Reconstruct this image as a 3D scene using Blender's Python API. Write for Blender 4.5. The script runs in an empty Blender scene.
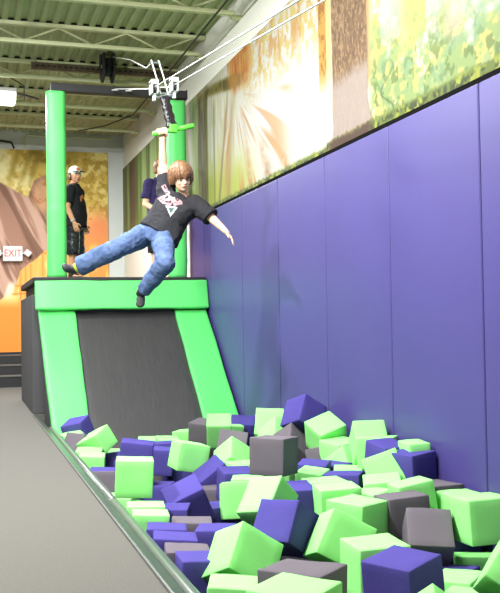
import bpy, bmesh, math, random
import numpy as np
from mathutils import Vector as V, Matrix, Quaternion, noise as mnoise

random.seed(7)
SC = bpy.context.scene
COL = SC.collection

# ------------------------------------------------------------------ materials
def lin(c):
    return tuple(((v / 255) / 12.92 if v / 255 <= 0.04045 else ((v / 255 + 0.055) / 1.055) ** 2.4) for v in c)

def mat(name, rgb, rough=0.6, metal=0.0, var=0.0, vscale=8.0, bump=0.0, bscale=60.0, stretch=(1, 1, 1), rgb2=None,
        coat=0.0, emit=None, emit_s=0.0, sheen=0.0, spec=0.5):
    m = bpy.data.materials.new(name); m.use_nodes = True
    nt = m.node_tree; b = nt.nodes['Principled BSDF']
    b.inputs['Roughness'].default_value = rough
    b.inputs['Metallic'].default_value = metal
    b.inputs['Specular IOR Level'].default_value = spec
    b.inputs['Coat Weight'].default_value = coat
    b.inputs['Sheen Weight'].default_value = sheen
    c1 = lin(rgb)
    tc = nt.nodes.new('ShaderNodeTexCoord'); mp = nt.nodes.new('ShaderNodeMapping')
    mp.inputs['Scale'].default_value = stretch
    nt.links.new(tc.outputs['Object'], mp.inputs['Vector'])
    n = nt.nodes.new('ShaderNodeTexNoise'); n.inputs['Scale'].default_value = vscale
    n.inputs['Detail'].default_value = 5; n.inputs['Roughness'].default_value = 0.65
    nt.links.new(mp.outputs['Vector'], n.inputs['Vector'])
    r = nt.nodes.new('ShaderNodeValToRGB')
    r.color_ramp.elements[0].position = 0.3; r.color_ramp.elements[1].position = 0.7
    c2 = lin(rgb2) if rgb2 else tuple(min(1, v * (1 + var)) for v in c1)
    lo = c1 if rgb2 else tuple(v * (1 - var) for v in c1)
    r.color_ramp.elements[0].color = (*lo, 1); r.color_ramp.elements[1].color = (*c2, 1)
    nt.links.new(n.outputs['Fac'], r.inputs['Fac'])
    nt.links.new(r.outputs['Color'], b.inputs['Base Color'])
    if bump:
        n2 = nt.nodes.new('ShaderNodeTexNoise'); n2.inputs['Scale'].default_value = bscale; n2.inputs['Detail'].default_value = 4
        bp = nt.nodes.new('ShaderNodeBump'); bp.inputs['Strength'].default_value = bump; bp.inputs['Distance'].default_value = 0.01
        nt.links.new(mp.outputs['Vector'], n2.inputs['Vector'])
        nt.links.new(n2.outputs['Fac'], bp.inputs['Height']); nt.links.new(bp.outputs['Normal'], b.inputs['Normal'])
    if emit:
        b.inputs['Emission Color'].default_value = (*lin(emit), 1); b.inputs['Emission Strength'].default_value = emit_s
    return m

def attr_mat(name, attr, rough=0.7):
    m = bpy.data.materials.new(name); m.use_nodes = True
    nt = m.node_tree; b = nt.nodes['Principled BSDF']; b.inputs['Roughness'].default_value = rough
    a = nt.nodes.new('ShaderNodeAttribute'); a.attribute_name = attr
    nt.links.new(a.outputs['Color'], b.inputs['Base Color'])
    return m

M = {}
M['foam_g'] = mat('green foam', (146, 230, 132), .95, var=.05, vscale=3, bump=.25, bscale=220, spec=.1)
M['foam_b'] = mat('blue foam', (76, 68, 140), .95, var=.06, vscale=3, bump=.25, bscale=220, spec=.1)
M['foam_n'] = mat('grey foam', (104, 97, 105), .95, var=.05, vscale=3, bump=.25, bscale=220, spec=.1)
M['vinyl_g'] = mat('green vinyl', (86, 202, 102), .5, var=.04, vscale=2, bump=.12, bscale=5, spec=.45)
M['vinyl_b'] = mat('blue vinyl wall padding', (72, 64, 126), .42, var=.03, vscale=1.5, bump=.04, bscale=6, spec=.4)
M['carpet'] = mat('grey carpet', (100, 98, 93), .95, var=.18, vscale=120, bump=.4, bscale=300, spec=.1)
M['carpet_d'] = mat('charcoal carpet', (84, 84, 86), .95, var=.18, vscale=90, bump=.5, bscale=200, spec=.1)
M['black'] = mat('black trim', (26, 26, 28), .6, var=.1)
M['mesh'] = mat('black woven trampoline fabric', (38, 36, 38), .62, vscale=7, rgb2=(54, 52, 53), stretch=(14, .5, .5), bump=.15, bscale=90)
M['edge'] = mat('grey green vinyl edge', (46, 58, 51), .34, var=.12, vscale=6, spec=.6)
M['roll'] = mat('grey vinyl roll', (84, 92, 86), .3, var=.08, vscale=6, spec=.6)
M['line'] = mat('pale seam', (96, 98, 94), .7)
M['deck'] = mat('olive painted steel deck', (172, 178, 134), .85, var=.08, vscale=2)  # green light bounced off the foam is mixed into this base colour
M['joist'] = mat('olive painted joist', (200, 204, 162), .6, var=.06, vscale=5)  # base colour carries the same painted-in green bounce as the deck
M['wall'] = mat('white painted wall', (216, 216, 204), .8, var=.02, vscale=3)
M['wallfar'] = mat('pale far wall', (200, 204, 200), .8, var=.02, vscale=3)
M['wallgrey'] = mat('grey painted wall', (120, 122, 120), .8, var=.02)
M['steel'] = mat('white coated steel', (190, 196, 190), .4, metal=.2, var=.03)
M['chrome'] = mat('bright steel', (200, 204, 205), .25, metal=.9, var=.03)
M['wire'] = mat('steel wire rope', (196, 198, 196), .4, metal=.3, var=.05)
M['dark'] = mat('dark grey steel', (48, 48, 52), .5, metal=.3, var=.1)
M['rust'] = mat('brown rail', (92, 74, 62), .7, vscale=20, rgb2=(124, 104, 88))
M['tape'] = mat('black tape sleeve', (26, 24, 28), .3, var=.3, vscale=30, bump=.6, bscale=40)
M['bar'] = mat('green grip', (88, 214, 60), .5, var=.08, vscale=20)
M['skin'] = mat('skin', (238, 190, 160), .55, var=.04, vscale=12, spec=.3)
M['skin2'] = mat('skin tanned', (206, 148, 116), .55, var=.04, vscale=12, spec=.3)
M['hair'] = mat('brown hair', (70, 46, 30), .5, vscale=60, rgb2=(150, 106, 70), stretch=(3, 3, .6))
M['hair_d'] = mat('dark hair', (70, 48, 36), .5, var=.2, vscale=40)
M['tee'] = mat('charcoal cotton', (46, 46, 50), .9, var=.08, vscale=14, bump=.3, bscale=25, spec=.15)
M['tee_b'] = mat('black cotton', (34, 32, 36), .9, var=.1, vscale=14, bump=.3, bscale=25, spec=.15)
M['tee_n'] = mat('navy cotton', (52, 44, 84), .9, var=.1, vscale=14, bump=.3, bscale=25, spec=.15)
M['p_pink'] = mat('pink print', (172, 128, 132), .8, var=.25, vscale=50)
M['p_white'] = mat('white print', (172, 172, 174), .8, var=.12, vscale=60)
M['p_green'] = mat('dark green print', (62, 92, 84), .8, var=.2, vscale=60)
M['p_orange'] = mat('orange print', (196, 112, 70), .8, var=.3, vscale=60)
M['denim'] = mat('blue denim', (52, 70, 106), .85, vscale=9, rgb2=(92, 112, 150), bump=.4, bscale=18, spec=.2)
M['denim_d'] = mat('dark belt', (70, 66, 64), .7)
M['sock'] = mat('lime sock', (190, 214, 60), .9, var=.08)
M['shoe'] = mat('dark grey shoe', (58, 56, 66), .7, var=.12)
M['shoe_k'] = mat('black slip shoe', (30, 30, 34), .7, var=.12)
M['shiny'] = mat('black shiny shorts', (30, 31, 36), .3, var=.2, bump=.5, bscale=14)
M['white'] = mat('white plastic', (204, 204, 202), .5, var=.02)
M['capw'] = mat('white cap cloth', (228, 222, 214), .85, var=.03)
M['red'] = mat('exit letters', (214, 84, 66), .6, emit=(240, 90, 70), emit_s=.25)
M['eye'] = mat('dark eye', (40, 30, 28), .3)
M['eyew'] = mat('eye white', (232, 228, 224), .4)
M['lip'] = mat('lip', (204, 124, 112), .5)
M['brow'] = mat('brow hair', (96, 64, 44), .8)
M['lamp'] = mat('lamp lens', (255, 255, 250), .4, emit=(255, 255, 245), emit_s=9)
M['matte_k'] = mat('matte black border', (20, 20, 20), .95, var=.05, spec=.02)
M['gum'] = mat('dark pit lining', (40, 40, 46), .9)

# ------------------------------------------------------------------ helpers
def link(o, parent=None):
    COL.objects.link(o)
    if parent is not None:
        o.parent = parent
        o.matrix_parent_inverse = parent.matrix_basis.inverted()
    return o

def obj(name, bm, m, parent=None, smooth=False):
    me = bpy.data.meshes.new(name)
    if isinstance(bm, bmesh.types.BMesh):
        bm.normal_update(); bm.to_mesh(me); bm.free()
    else:
        me = bm; me.name = name
    ms = m if isinstance(m, (list, tuple)) else [m]
    me.materials.clear()
    for x in ms: me.materials.append(M[x] if isinstance(x, str) else x)
    if smooth:
        for p in me.polygons: p.use_smooth = True
    return link(bpy.data.objects.new(name, me), parent)

def thing(name, label, cat, loc=(0, 0, 0), group=None):
    o = bpy.data.objects.new(name, None); o.location = loc; o.empty_display_size = .1
    COL.objects.link(o); tag(o, label, cat, group); return o

def tag(o, label, cat, group=None):
    o['label'] = label; o['category'] = cat
    if group: o['group'] = group
    return o

def struct(name, bm, m, label=None, smooth=False):
    o = obj(name, bm, m, None, smooth); o['kind'] = 'structure'
    if label: o['label'] = label
    return o

def add_box(bm, a, b, bevel=0.0, seg=2):
    r = bmesh.ops.create_cube(bm, size=1.0)
    vs = r['verts']; a = V(a); b = V(b); c = (a + b) / 2; s = b - a
    for v in vs: v.co = V((v.co.x * s.x, v.co.y * s.y, v.co.z * s.z)) + c
    if bevel:
        es = list({e for v in vs for e in v.link_edges})
        bmesh.ops.bevel(bm, geom=es, offset=bevel, segments=seg, affect='EDGES', profile=.5)

def box(a, b, bevel=0.0, seg=2):
    bm = bmesh.new(); add_box(bm, a, b, bevel, seg); return bm

def add_hex(bm, P, bevel=0.0, seg=2):
    """eight corners, bottom four then top four, both counter-clockwise"""
    vs = [bm.verts.new(p) for p in P]
    fs = [(3, 2, 1, 0), (4, 5, 6, 7), (0, 1, 5, 4), (1, 2, 6, 5), (2, 3, 7, 6), (3, 0, 4, 7)]
    for f in fs: bm.faces.new([vs[i] for i in f])
    if bevel:
        bmesh.ops.bevel(bm, geom=list({e for v in vs for e in v.link_edges}), offset=bevel, segments=seg, affect='EDGES', profile=.5)

def frame_of(d):
    d = V(d).normalized(); a = V((0, 0, 1)) if abs(d.z) < .9 else V((1, 0, 0))
    x = d.cross(a).normalized(); return x, d.cross(x).normalized(), d

def add_tube(bm, pts, r, n=10, cap=True):
    pts = [V(p) for p in pts]; rs = r if isinstance(r, (list, tuple)) else [r] * len(pts)
    rings = []; x0 = None
    for i, p in enumerate(pts):
        d = (pts[min(i + 1, len(pts) - 1)] - pts[max(i - 1, 0)]).normalized()
        if x0 is None: x, y, _ = frame_of(d)
        else:
            x = (x0 - d * x0.dot(d)).normalized(); y = d.cross(x)
        x0 = x
        rings.append([bm.verts.new(p + (x * math.cos(2 * math.pi * k / n) + y * math.sin(2 * math.pi * k / n)) * rs[i]) for k in range(n)])
    for a, b in zip(rings, rings[1:]):
        for k in range(n): bm.faces.new((a[k], a[(k + 1) % n], b[(k + 1) % n], b[k]))
    if cap:
        bm.faces.new(rings[0][::-1]); bm.faces.new(rings[-1])

def tube(pts, r, n=10):
    bm = bmesh.new(); add_tube(bm, pts, r, n); return bm

def hull(bm, pts):
    vs = [bm.verts.new(p) for p in pts]
    g = bmesh.ops.convex_hull(bm, input=vs)
    bad = [v for v in g['geom_interior'] if isinstance(v, bmesh.types.BMVert)] + [v for v in g['geom_unused'] if isinstance(v, bmesh.types.BMVert)]
    if bad: bmesh.ops.delete(bm, geom=list(set(bad)), context='VERTS')

_SPH = []
for i in range(0, 9):
    ph = math.pi * i / 8
    for k in range(14 if 0 < i < 8 else 1):
        th = 2 * math.pi * k / 14 + i * .2
        _SPH.append(V((math.sin(ph) * math.cos(th), math.sin(ph) * math.sin(th), math.cos(ph))))

def cap_(a, ra, b, rb):                          # tapered limb with round ends
    a = V(a); b = V(b); return ('h', [a + s * ra for s in _SPH] + [b + s * rb for s in _SPH])
def cone_(a, ra, b, rb, n=24):                   # tapered tube with flat ends
    a = V(a); b = V(b); x, y, d = frame_of(b - a); P = []
    for p, r in ((a, ra), (b, rb)):
        for k in range(n):
            t = 2 * math.pi * k / n; P.append(p + (x * math.cos(t) + y * math.sin(t)) * r)
    return ('h', P)
def ell_(c, rx, ry, rz, R=None):                 # ellipsoid, axes = columns of R
    c = V(c); R = R or Matrix.Identity(3)
    return ('h', [c + R @ V((s.x * rx, s.y * ry, s.z * rz)) for s in _SPH])
def loft_(secs, n=28, e=2.4):                    # (centre, right axis, front axis, half width, half depth)
    return ('l', secs, n, e)

def remesh(name, prims, voxel, smooth=3, disp=None):
    bm = bmesh.new()
    for p in prims:
        if p[0] == 'h': hull(bm, p[1])
        else:
            rings = []
            for c, X, Y, w, d in p[1]:
                ring = []
                for k in range(p[2]):
                    t = 2 * math.pi * k / p[2]; ct, st = math.cos(t), math.sin(t)
                    ring.append(bm.verts.new(V(c) + V(X) * (w * math.copysign(abs(ct) ** (2 / p[3]), ct)) + V(Y) * (d * math.copysign(abs(st) ** (2 / p[3]), st))))
                rings.append(ring)
            for a, b in zip(rings, rings[1:]):
                for k in range(p[2]): bm.faces.new((a[k], a[(k + 1) % p[2]], b[(k + 1) % p[2]], b[k]))
            bm.faces.new(rings[0][::-1]); bm.faces.new(rings[-1])
    bmesh.ops.recalc_face_normals(bm, faces=bm.faces)
    me = bpy.data.meshes.new('tmp'); bm.to_mesh(me); bm.free()
    o = bpy.data.objects.new('tmp', me); COL.objects.link(o)
    md = o.modifiers.new('r', 'REMESH'); md.mode = 'VOXEL'; md.voxel_size = voxel
    if smooth:
        ms = o.modifiers.new('s', 'SMOOTH'); ms.factor = .5; ms.iterations = smooth
    dg = bpy.context.evaluated_depsgraph_get(); dg.update()
    out = bpy.data.meshes.new_from_object(o.evaluated_get(dg), depsgraph=dg)
    bpy.data.objects.remove(o); bpy.data.meshes.remove(me)
    if disp:
        nn = [v.normal.copy() for v in out.vertices]
        for v, q in zip(out.vertices, nn): v.co += q * disp(v.co)
    out.name = name
    for p in out.polygons: p.use_smooth = True
    return out

def folds(amp, sc, seed=0, sx=(1, 1, 1)):
    off = V((seed * 3.1, seed * 1.7, seed * 2.3))
    def f(co):
        q = V((co.x * sx[0], co.y * sx[1], co.z * sx[2])) * sc + off
        return amp * (mnoise.noise(q) * 1.2 + .5 * (1 - 2 * abs(mnoise.noise(q * 1.9))))
    return f

# ------------------------------------------------------------------ numpy noise for printed murals
_G = np.random.RandomState(3).rand(256, 256)
def vnoise(x, y):
    xi = np.floor(x).astype(int); yi = np.floor(y).astype(int); fx = x - xi; fy = y - yi
    fx = fx * fx * (3 - 2 * fx); fy = fy * fy * (3 - 2 * fy)
    g = lambda a, b: _G[a % 256, b % 256]
    return (g(xi, yi) * (1 - fx) + g(xi + 1, yi) * fx) * (1 - fy) + (g(xi, yi + 1) * (1 - fx) + g(xi + 1, yi + 1) * fx) * fy
def fbm(x, y, o=4):
    s = 0; a = .5; t = 0
    for _ in range(o):
        s = s + a * vnoise(x, y); t += a; x = x * 2.03 + 17; y = y * 2.03 + 5; a *= .55
    return s / t
def sst(a, b, x):
    t = np.clip((x - a) / (b - a), 0, 1); return t * t * (3 - 2 * t)
class Paint:
    def __init__(s, shape, rgb): s.c = np.ones(shape + (3,)) * np.array(rgb, float)
    def over(s, rgb, m):
        m = np.clip(m, 0, 1)[..., None]; s.c = s.c * (1 - m) + np.array(rgb, float) * m
    def linear(s, ink=1.0):
        v = np.clip(s.c / 255, 0, 1); return ink * np.where(v <= .04045, v / 12.92, ((v + .055) / 1.055) ** 2.4)

def painted_panel(name, U, Wd, P, lc, parent, mname):
    """grid mesh, P(u,w) -> world point arrays, colours lc"""
    nu, nw = len(U), len(Wd); uu, ww = np.meshgrid(U, Wd, indexing='ij')
    co = np.stack(P(uu, ww), -1).reshape(-1, 3)
    i = np.arange(nu * nw).reshape(nu, nw)
    q = np.stack([i[:-1, :-1], i[1:, :-1], i[1:, 1:], i[:-1, 1:]], -1).reshape(-1, 4)
    me = bpy.data.meshes.new(name)
    me.vertices.add(len(co)); me.vertices.foreach_set('co', co.ravel())
    me.loops.add(q.size); me.loops.foreach_set('vertex_index', q.ravel())
    me.polygons.add(len(q)); me.polygons.foreach_set('loop_start', np.arange(len(q)) * 4)
    me.update(); me.validate()
    a = me.color_attributes.new('print', 'FLOAT_COLOR', 'POINT')
    a.data.foreach_set('color', np.concatenate([lc.reshape(-1, 3), np.ones((nu * nw, 1))], 1).ravel())
    m = attr_mat(mname, 'print', .75); me.materials.append(m)
    return link(bpy.data.objects.new(name, me), parent)

JOINTS =  {'grip': [1.572, 7.42, 2.661],
    'wristR': [1.578, 7.43, 2.6],
    'elbowR': [1.594, 7.5, 2.395],
    'shR': [1.625, 7.46, 2.171],
    'neck': [1.739, 7.4, 2.107],
    'head': [1.715, 7.36, 2.259],
    'shL': [1.846, 7.35, 2.052],
    'elbL': [1.955, 7.25, 1.914],
    'wrL': [2.031, 7.13, 1.803],
    'tipL': [2.089, 7.1, 1.724],
    'chest': [1.703, 7.4, 1.972],
    'waist': [1.583, 7.4, 1.845],
    'pelvis': [1.511, 7.38, 1.8],
    'hipR': [1.466, 7.45, 1.823],
    'hipL': [1.548, 7.32, 1.754],
    'knR': [1.141, 7.24, 1.653],
    'anR': [0.88, 7.38, 1.533],
    'toeR': [0.75, 7.31, 1.497],
    'knL': [1.502, 7.04, 1.537],
    'anL': [1.362, 7.24, 1.325],
    'toeL': [1.316, 7.13, 1.218]}
PRINT =  {'pink1': [(1.553, 2.2), (1.587, 2.217), (1.619, 2.136), (1.594, 2.103)], 'pink2': [(1.519, 2.093), (1.569, 2.127), (1.702, 2.073), (1.71, 2.04), (1.618, 2.021), (1.551, 2.044)], 'tri': [(1.568, 2.028), (1.668, 2.014), (1.6, 1.931)], 'tri2': [(1.588, 2.012), (1.643, 2.005), (1.604, 1.959)], 'white': [(1.561, 2.167), (1.602, 2.119), (1.685, 2.081), (1.652, 2.063), (1.569, 2.102)]}

CUBES = {
    '1': ('b', [1.081, 9.342, -0.012], [0.1364, 0.2652, 0.9491, 0.1015], [0.227, 0.238, 0.241]),
    '2': ('g', [1.012, 9.14, -0.119], [0.0642, 0.6811, 0.7258, 0.0721], [0.244, 0.196, 0.245]),
    '4': ('g', [1.183, 8.712, -0.059], [0.2525, 0.3584, 0.8939, 0.0934], [0.252, 0.246, 0.2]),
    '11': ('g', [1.067, 6.06, 0.041], [0.0118, -0.7665, -0.6418, 0.0196], [0.245, 0.247, 0.244]),
    '12': ('b', [1.237, 6.932, 0.044], [0.0605, -0.1104, -0.992, -0.0077], [0.247, 0.245, 0.245]),
    '17': ('n', [2.255, 8.851, -0.015], [0.0175, -0.3727, -0.9246, -0.0771], [0.217, 0.231, 0.207]),
    '17b': ('g', [2.316, 8.473, 0.028], [0.1284, -0.777, -0.5939, -0.1643], [0.245, 0.235, 0.246]),
    '18': ('n', [2.293, 7.96, -0.085], [0.1805, 0.7301, 0.5418, -0.3751], [0.246, 0.258, 0.246]),
    '19': ('g', [2.211, 7.679, -0.134], [0.1056, 0.499, 0.75, -0.4211], [0.254, 0.224, 0.252]),
    '20': ('b', [2.739, 9.101, -0.06], [0.0, 0.178, 0.9702, 0.1643], [0.251, 0.246, 0.248]),
    '22': ('g', [2.535, 7.412, 0.056], [0.0997, 0.5477, 0.739, -0.3795], [0.26, 0.227, 0.248]),
    '23': ('b', [2.701, 7.192, 0.264], [0.0444, -0.5638, -0.7661, 0.3054], [0.253, 0.25, 0.254]),
    '24': ('g', [2.737, 6.791, 0.15], [0.0548, -0.6147, -0.7432, -0.2583], [0.242, 0.246, 0.244]),
    '25': ('g', [2.765, 6.546, 0.011], [0.0126, -0.6047, -0.7949, -0.0479], [0.242, 0.245, 0.254]),
    '26': ('n', [2.676, 6.699, -0.056], [0.9609, -0.1427, -0.0713, -0.2264], [0.23, 0.23, 0.24]),
    '27': ('n', [2.531, 7.079, 0.03], [0.0695, 0.4492, 0.7348, -0.5035], [0.242, 0.242, 0.245]),
    '28': ('g', [2.742, 6.386, -0.034], [0.18, 0.5417, 0.7853, -0.2396], [0.248, 0.23, 0.199]),
    '34': ('g', [2.618, 5.454, 0.066], [0.5481, -0.4929, 0.6599, 0.1453], [0.219, 0.237, 0.181]),
    '35a': ('b', [2.761, 5.368, 0.102], [0.0116, 0.5743, 0.818, 0.032], [0.222, 0.229, 0.211]),
    '35b': ('b', [2.719, 5.659, 0.119], [0.0719, -0.6193, -0.7792, -0.0642], [0.208, 0.219, 0.224]),
    '36': ('g', [2.824, 5.449, 0.135], [0.0164, 0.7571, 0.653, 0.0078], [0.235, 0.145, 0.241]),
    '40': ('n', [2.369, 4.733, -0.049], [0.0273, 0.7089, 0.7047, 0.0068], [0.201, 0.252, 0.225]),
    '41': ('g', [2.079, 4.719, -0.05], [0.0128, -0.517, -0.8559, -0.0036], [0.258, 0.235, 0.213]),
    '42': ('g', [1.796, 4.297, -0.063], [0.0828, -0.7249, -0.6232, 0.2815], [0.245, 0.247, 0.239]),
    '43': ('b', [1.6, 4.537, -0.024], [0.4789, -0.2657, 0.8287, 0.1156], [0.225, 0.25, 0.244]),
    '44': ('g', [1.611, 4.891, 0.037], [0.3748, -0.303, 0.8752, 0.0417], [0.245, 0.227, 0.187]),
    '45': ('g', [1.278, 4.281, -0.104], [0.4637, -0.2429, 0.8464, -0.0977], [0.25, 0.251, 0.255]),
    '47': ('n', [1.197, 3.229, 0.014], [0.0058, -0.3942, -0.9188, 0.022], [0.257, 0.245, 0.245]),
    '49': ('g', [1.775, 3.834, -0.073], [0.0025, -0.713, -0.7011, -0.0098], [0.244, 0.247, 0.245]),
    '50': ('b', [1.743, 3.489, -0.057], [0.0255, 0.5087, 0.8593, 0.0466], [0.243, 0.242, 0.244]),
    '51': ('n', [2.383, 4.47, -0.134], [0.3647, -0.9139, 0.1734, -0.0424], [0.242, 0.241, 0.239]),
    '52': ('g', [2.633, 4.333, -0.013], [0.0334, 0.7372, 0.6748, -0.0105], [0.244, 0.245, 0.236]),
    '71': ('b', [1.458, 6.155, -0.189], [0.2113, 0.0322, 0.9681, 0.1306], [0.264, 0.255, 0.271]),
    '72': ('b', [1.935, 7.179, -0.212], [0.1549, 0.6681, 0.6708, 0.2822], [0.247, 0.247, 0.264]),
    '75': ('g', [1.763, 7.418, -0.044], [0.0729, -0.665, -0.74, 0.0692], [0.248, 0.26, 0.23]),
    '88': ('n', [1.901, 5.617, 0.195], [0.015, -0.3685, -0.9293, 0.0208], [0.24, 0.243, 0.238]),
    '3': ('n', [1.043, 8.922, -0.122], [0.8794, -0.2193, 0.1022, -0.4101], [0.23, 0.23, 0.22]),
    '5': ('g', [1.075, 8.463, -0.2], [0.0102, -0.0986, -0.9943, -0.0395], [0.234, 0.245, 0.244]),
    '6': ('g', [1.051, 8.12, -0.201], [0.0219, -0.0922, -0.9954, -0.0153], [0.232, 0.245, 0.244]),
    '7': ('g', [1.341, 9.083, -0.296], [0.0117, -0.0551, -0.9984, -0.0071], [0.23, 0.236, 0.236]),
    '8': ('b', [1.321, 8.771, -0.334], [0.0095, -0.2286, -0.8788, 0.4187], [0.235, 0.244, 0.243]),
    '9': ('b', [1.086, 7.696, -0.268], [0.0178, -0.0977, -0.995, 0.0049], [0.211, 0.245, 0.242]),
    '10': ('n', [1.09, 7.362, -0.225], [0.0731, 0.8119, 0.5726, -0.0876], [0.243, 0.208, 0.2]),
    '13': ('b', [1.698, 8.196, -0.126], [0.0145, 0.1267, 0.9917, -0.0154], [0.246, 0.245, 0.219]),
    '14': ('b', [1.594, 7.806, -0.123], [0.0356, -0.1257, -0.9914, -0.009], [0.238, 0.244, 0.219]),
    '15': ('g', [1.759, 9.129, -0.212], [0.0052, -0.117, -0.9925, -0.0338], [0.225, 0.245, 0.246]),
    '16': ('g', [2.166, 9.12, -0.142], [0.0327, 0.873, 0.486, 0.0225], [0.245, 0.245, 0.236]),
    '21': ('g', [2.584, 7.731, 0.136], [0.109, 0.8146, 0.5317, -0.2046], [0.245, 0.247, 0.246]),
    '29': ('b', [2.335, 6.04, -0.052], [0.0212, -0.2688, -0.9627, -0.0235], [0.208, 0.232, 0.241]),
    '30': ('g', [2.235, 5.828, -0.068], [0.058, -0.3079, -0.9491, -0.0324], [0.179, 0.242, 0.239]),
    '31': ('g', [2.56, 5.946, -0.091], [0.0048, 0.2026, 0.9792, -0.0068], [0.199, 0.243, 0.245]),
    '32': ('b', [2.372, 5.584, -0.064], [0.0015, 0.2717, 0.9621, -0.0237], [0.236, 0.245, 0.244]),
    '33': ('g', [2.502, 5.256, -0.051], [0.0107, 0.8309, 0.5513, 0.0747], [0.223, 0.234, 0.247]),
    '37': ('g', [2.764, 5.889, 0.126], [0.0034, 0.3406, 0.9401, -0.011], [0.243, 0.234, 0.23]),
    '38': ('g', [2.763, 6.04, 0.173], [0.912, 0.3966, -0.0417, -0.0959], [0.23, 0.24, 0.24]),
    '39a': ('g', [2.522, 4.907, 0.0], [0.0801, 0.0254, 0.9963, -0.0154], [0.222, 0.186, 0.203]),
    '39b': ('g', [2.346, 5.081, -0.092], [0.0316, 0.5544, 0.8316, 0.0082], [0.222, 0.213, 0.245]),
    '44b': ('g', [1.799, 6.113, -0.177], [0.0711, 0.7623, 0.6383, -0.0802], [0.245, 0.232, 0.251]),
    '46': ('g', [1.12, 3.924, -0.213], [0.0228, -0.8105, -0.5846, 0.0292], [0.245, 0.221, 0.243]),
    '48': ('g', [1.076, 2.98, 0.025], [0.0041, 0.4339, 0.9008, 0.0138], [0.244, 0.238, 0.244]),
    '53': ('n', [2.762, 5.066, -0.041], [0.0004, 0.0828, -0.9963, 0.0214], [0.244, 0.261, 0.182]),
    '52b': ('g', [2.78, 4.769, -0.088], [0.0267, -0.6565, -0.7537, -0.0148], [0.238, 0.221, 0.244]),
    '56': ('g', [2.083, 3.15, 0.044], [0.4772, 0.6297, 0.6072, 0.0839], [0.245, 0.247, 0.245]),
    '57': ('g', [2.735, 4.562, -0.374], [0.0398, 0.8414, 0.5362, -0.0538], [0.243, 0.236, 0.21]),
    '58': ('b', [2.424, 4.279, -0.371], [0.0348, 0.4638, 0.8848, -0.0269], [0.226, 0.232, 0.245]),
    '59': ('g', [2.315, 4.037, -0.331], [0.0255, 0.4231, 0.9057, 0.0047], [0.214, 0.229, 0.245]),
    '60': ('g', [1.614, 2.99, -0.108], [0.1097, 0.4606, 0.7421, -0.4745], [0.238, 0.242, 0.244]),
    '61': ('g', [2.214, 3.785, -0.338], [0.0137, -0.3679, -0.9295, 0.0221], [0.2, 0.241, 0.245]),
    '62': ('b', [1.081, 5.139, -0.216], [0.0317, -0.1046, -0.9938, 0.0217], [0.228, 0.245, 0.243]),
    '63': ('b', [1.071, 4.888, -0.216], [0.0451, -0.0963, -0.9942, 0.0148], [0.237, 0.245, 0.245]),
    '64': ('n', [1.082, 4.64, -0.224], [0.0344, -0.0873, -0.9955, 0.0097], [0.229, 0.244, 0.243]),
    '65': ('b', [1.111, 4.437, -0.222], [0.0248, -0.0285, -0.9992, 0.0094], [0.241, 0.244, 0.245]),
    '66': ('b', [1.387, 5.178, -0.254], [0.0004, -0.1799, -0.9836, 0.0135], [0.225, 0.245, 0.243]),
    '68': ('n', [1.317, 5.507, -0.271], [0.0232, -0.1129, -0.9933, 0.0096], [0.248, 0.245, 0.245]),
    '69': ('g', [1.068, 5.691, -0.192], [0.0146, -0.0863, -0.996, 0.018], [0.239, 0.245, 0.244]),
    '70': ('g', [1.038, 5.397, -0.183], [0.0328, -0.0757, -0.9965, 0.0155], [0.216, 0.244, 0.242]),
    '73': ('b', [1.958, 6.698, -0.178], [0.0416, -0.7096, -0.703, -0.0223], [0.24, 0.248, 0.244]),
    '74': ('g', [1.973, 6.447, -0.199], [0.0084, -0.1719, -0.9851, 0.005], [0.231, 0.246, 0.244]),
    '76': ('n', [1.832, 8.827, -0.375], [0.2656, 0.2699, 0.9253, -0.0208], [0.243, 0.243, 0.239]),
    '80': ('b', [1.924, 5.289, -0.066], [0.0095, 0.0625, 0.9973, 0.0376], [0.203, 0.245, 0.245]),
    '81': ('g', [2.152, 5.376, -0.06], [0.0152, 0.7396, 0.6728, -0.0085], [0.243, 0.24, 0.244]),
    '82': ('g', [2.087, 5.013, -0.035], [0.0117, 0.7572, 0.6529, 0.0182], [0.225, 0.244, 0.245]),
    '19b': ('g', [2.216, 7.386, -0.238], [0.0079, -0.7027, -0.7112, -0.0154], [0.244, 0.233, 0.244]),
    '17c': ('g', [2.528, 8.82, -0.077], [0.0246, -0.0793, -0.9965, 0.0109], [0.237, 0.245, 0.233]),
    '15b': ('g', [1.829, 8.555, -0.142], [0.0106, -0.0426, -0.9985, -0.0318], [0.206, 0.245, 0.241]),
    '29b': ('b', [2.547, 6.241, -0.102], [0.0037, 0.5442, 0.839, -0.0042], [0.248, 0.238, 0.243]),
    'f0': ('g', [1.08, 6.754, -0.322], [0.9718, 0.0, 0.0, -0.2359], [0.24, 0.24, 0.24]),
    'f1': ('b', [1.383, 6.917, -0.283], [0.9699, 0.0, 0.0, -0.2435], [0.24, 0.24, 0.24]),
    'f2': ('b', [2.752, 4.85, -0.33], [0.9998, 0.0, 0.0, 0.022], [0.24, 0.24, 0.24]),
    'f3': ('b', [1.721, 6.334, -0.356], [0.9964, 0.0, 0.0, 0.0843], [0.24, 0.24, 0.24]),
    'f4': ('b', [1.796, 7.901, -0.323], [0.9971, 0.0, 0.0, 0.0761], [0.24, 0.24, 0.24]),
    'f7': ('g', [2.675, 7.534, -0.349], [0.9694, 0.0, 0.0, 0.2456], [0.24, 0.24, 0.24]),
    'f8': ('n', [2.461, 9.257, -0.324], [0.9963, 0.0, 0.0, -0.0864], [0.24, 0.24, 0.24]),
    'f9': ('n', [1.8, 6.973, -0.345], [0.9868, 0.0, 0.0, -0.162], [0.24, 0.24, 0.24]),
    'f10': ('b', [1.275, 5.891, -0.256], [0.9876, 0.0, 0.0, -0.1569], [0.24, 0.24, 0.24]),
}

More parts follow.
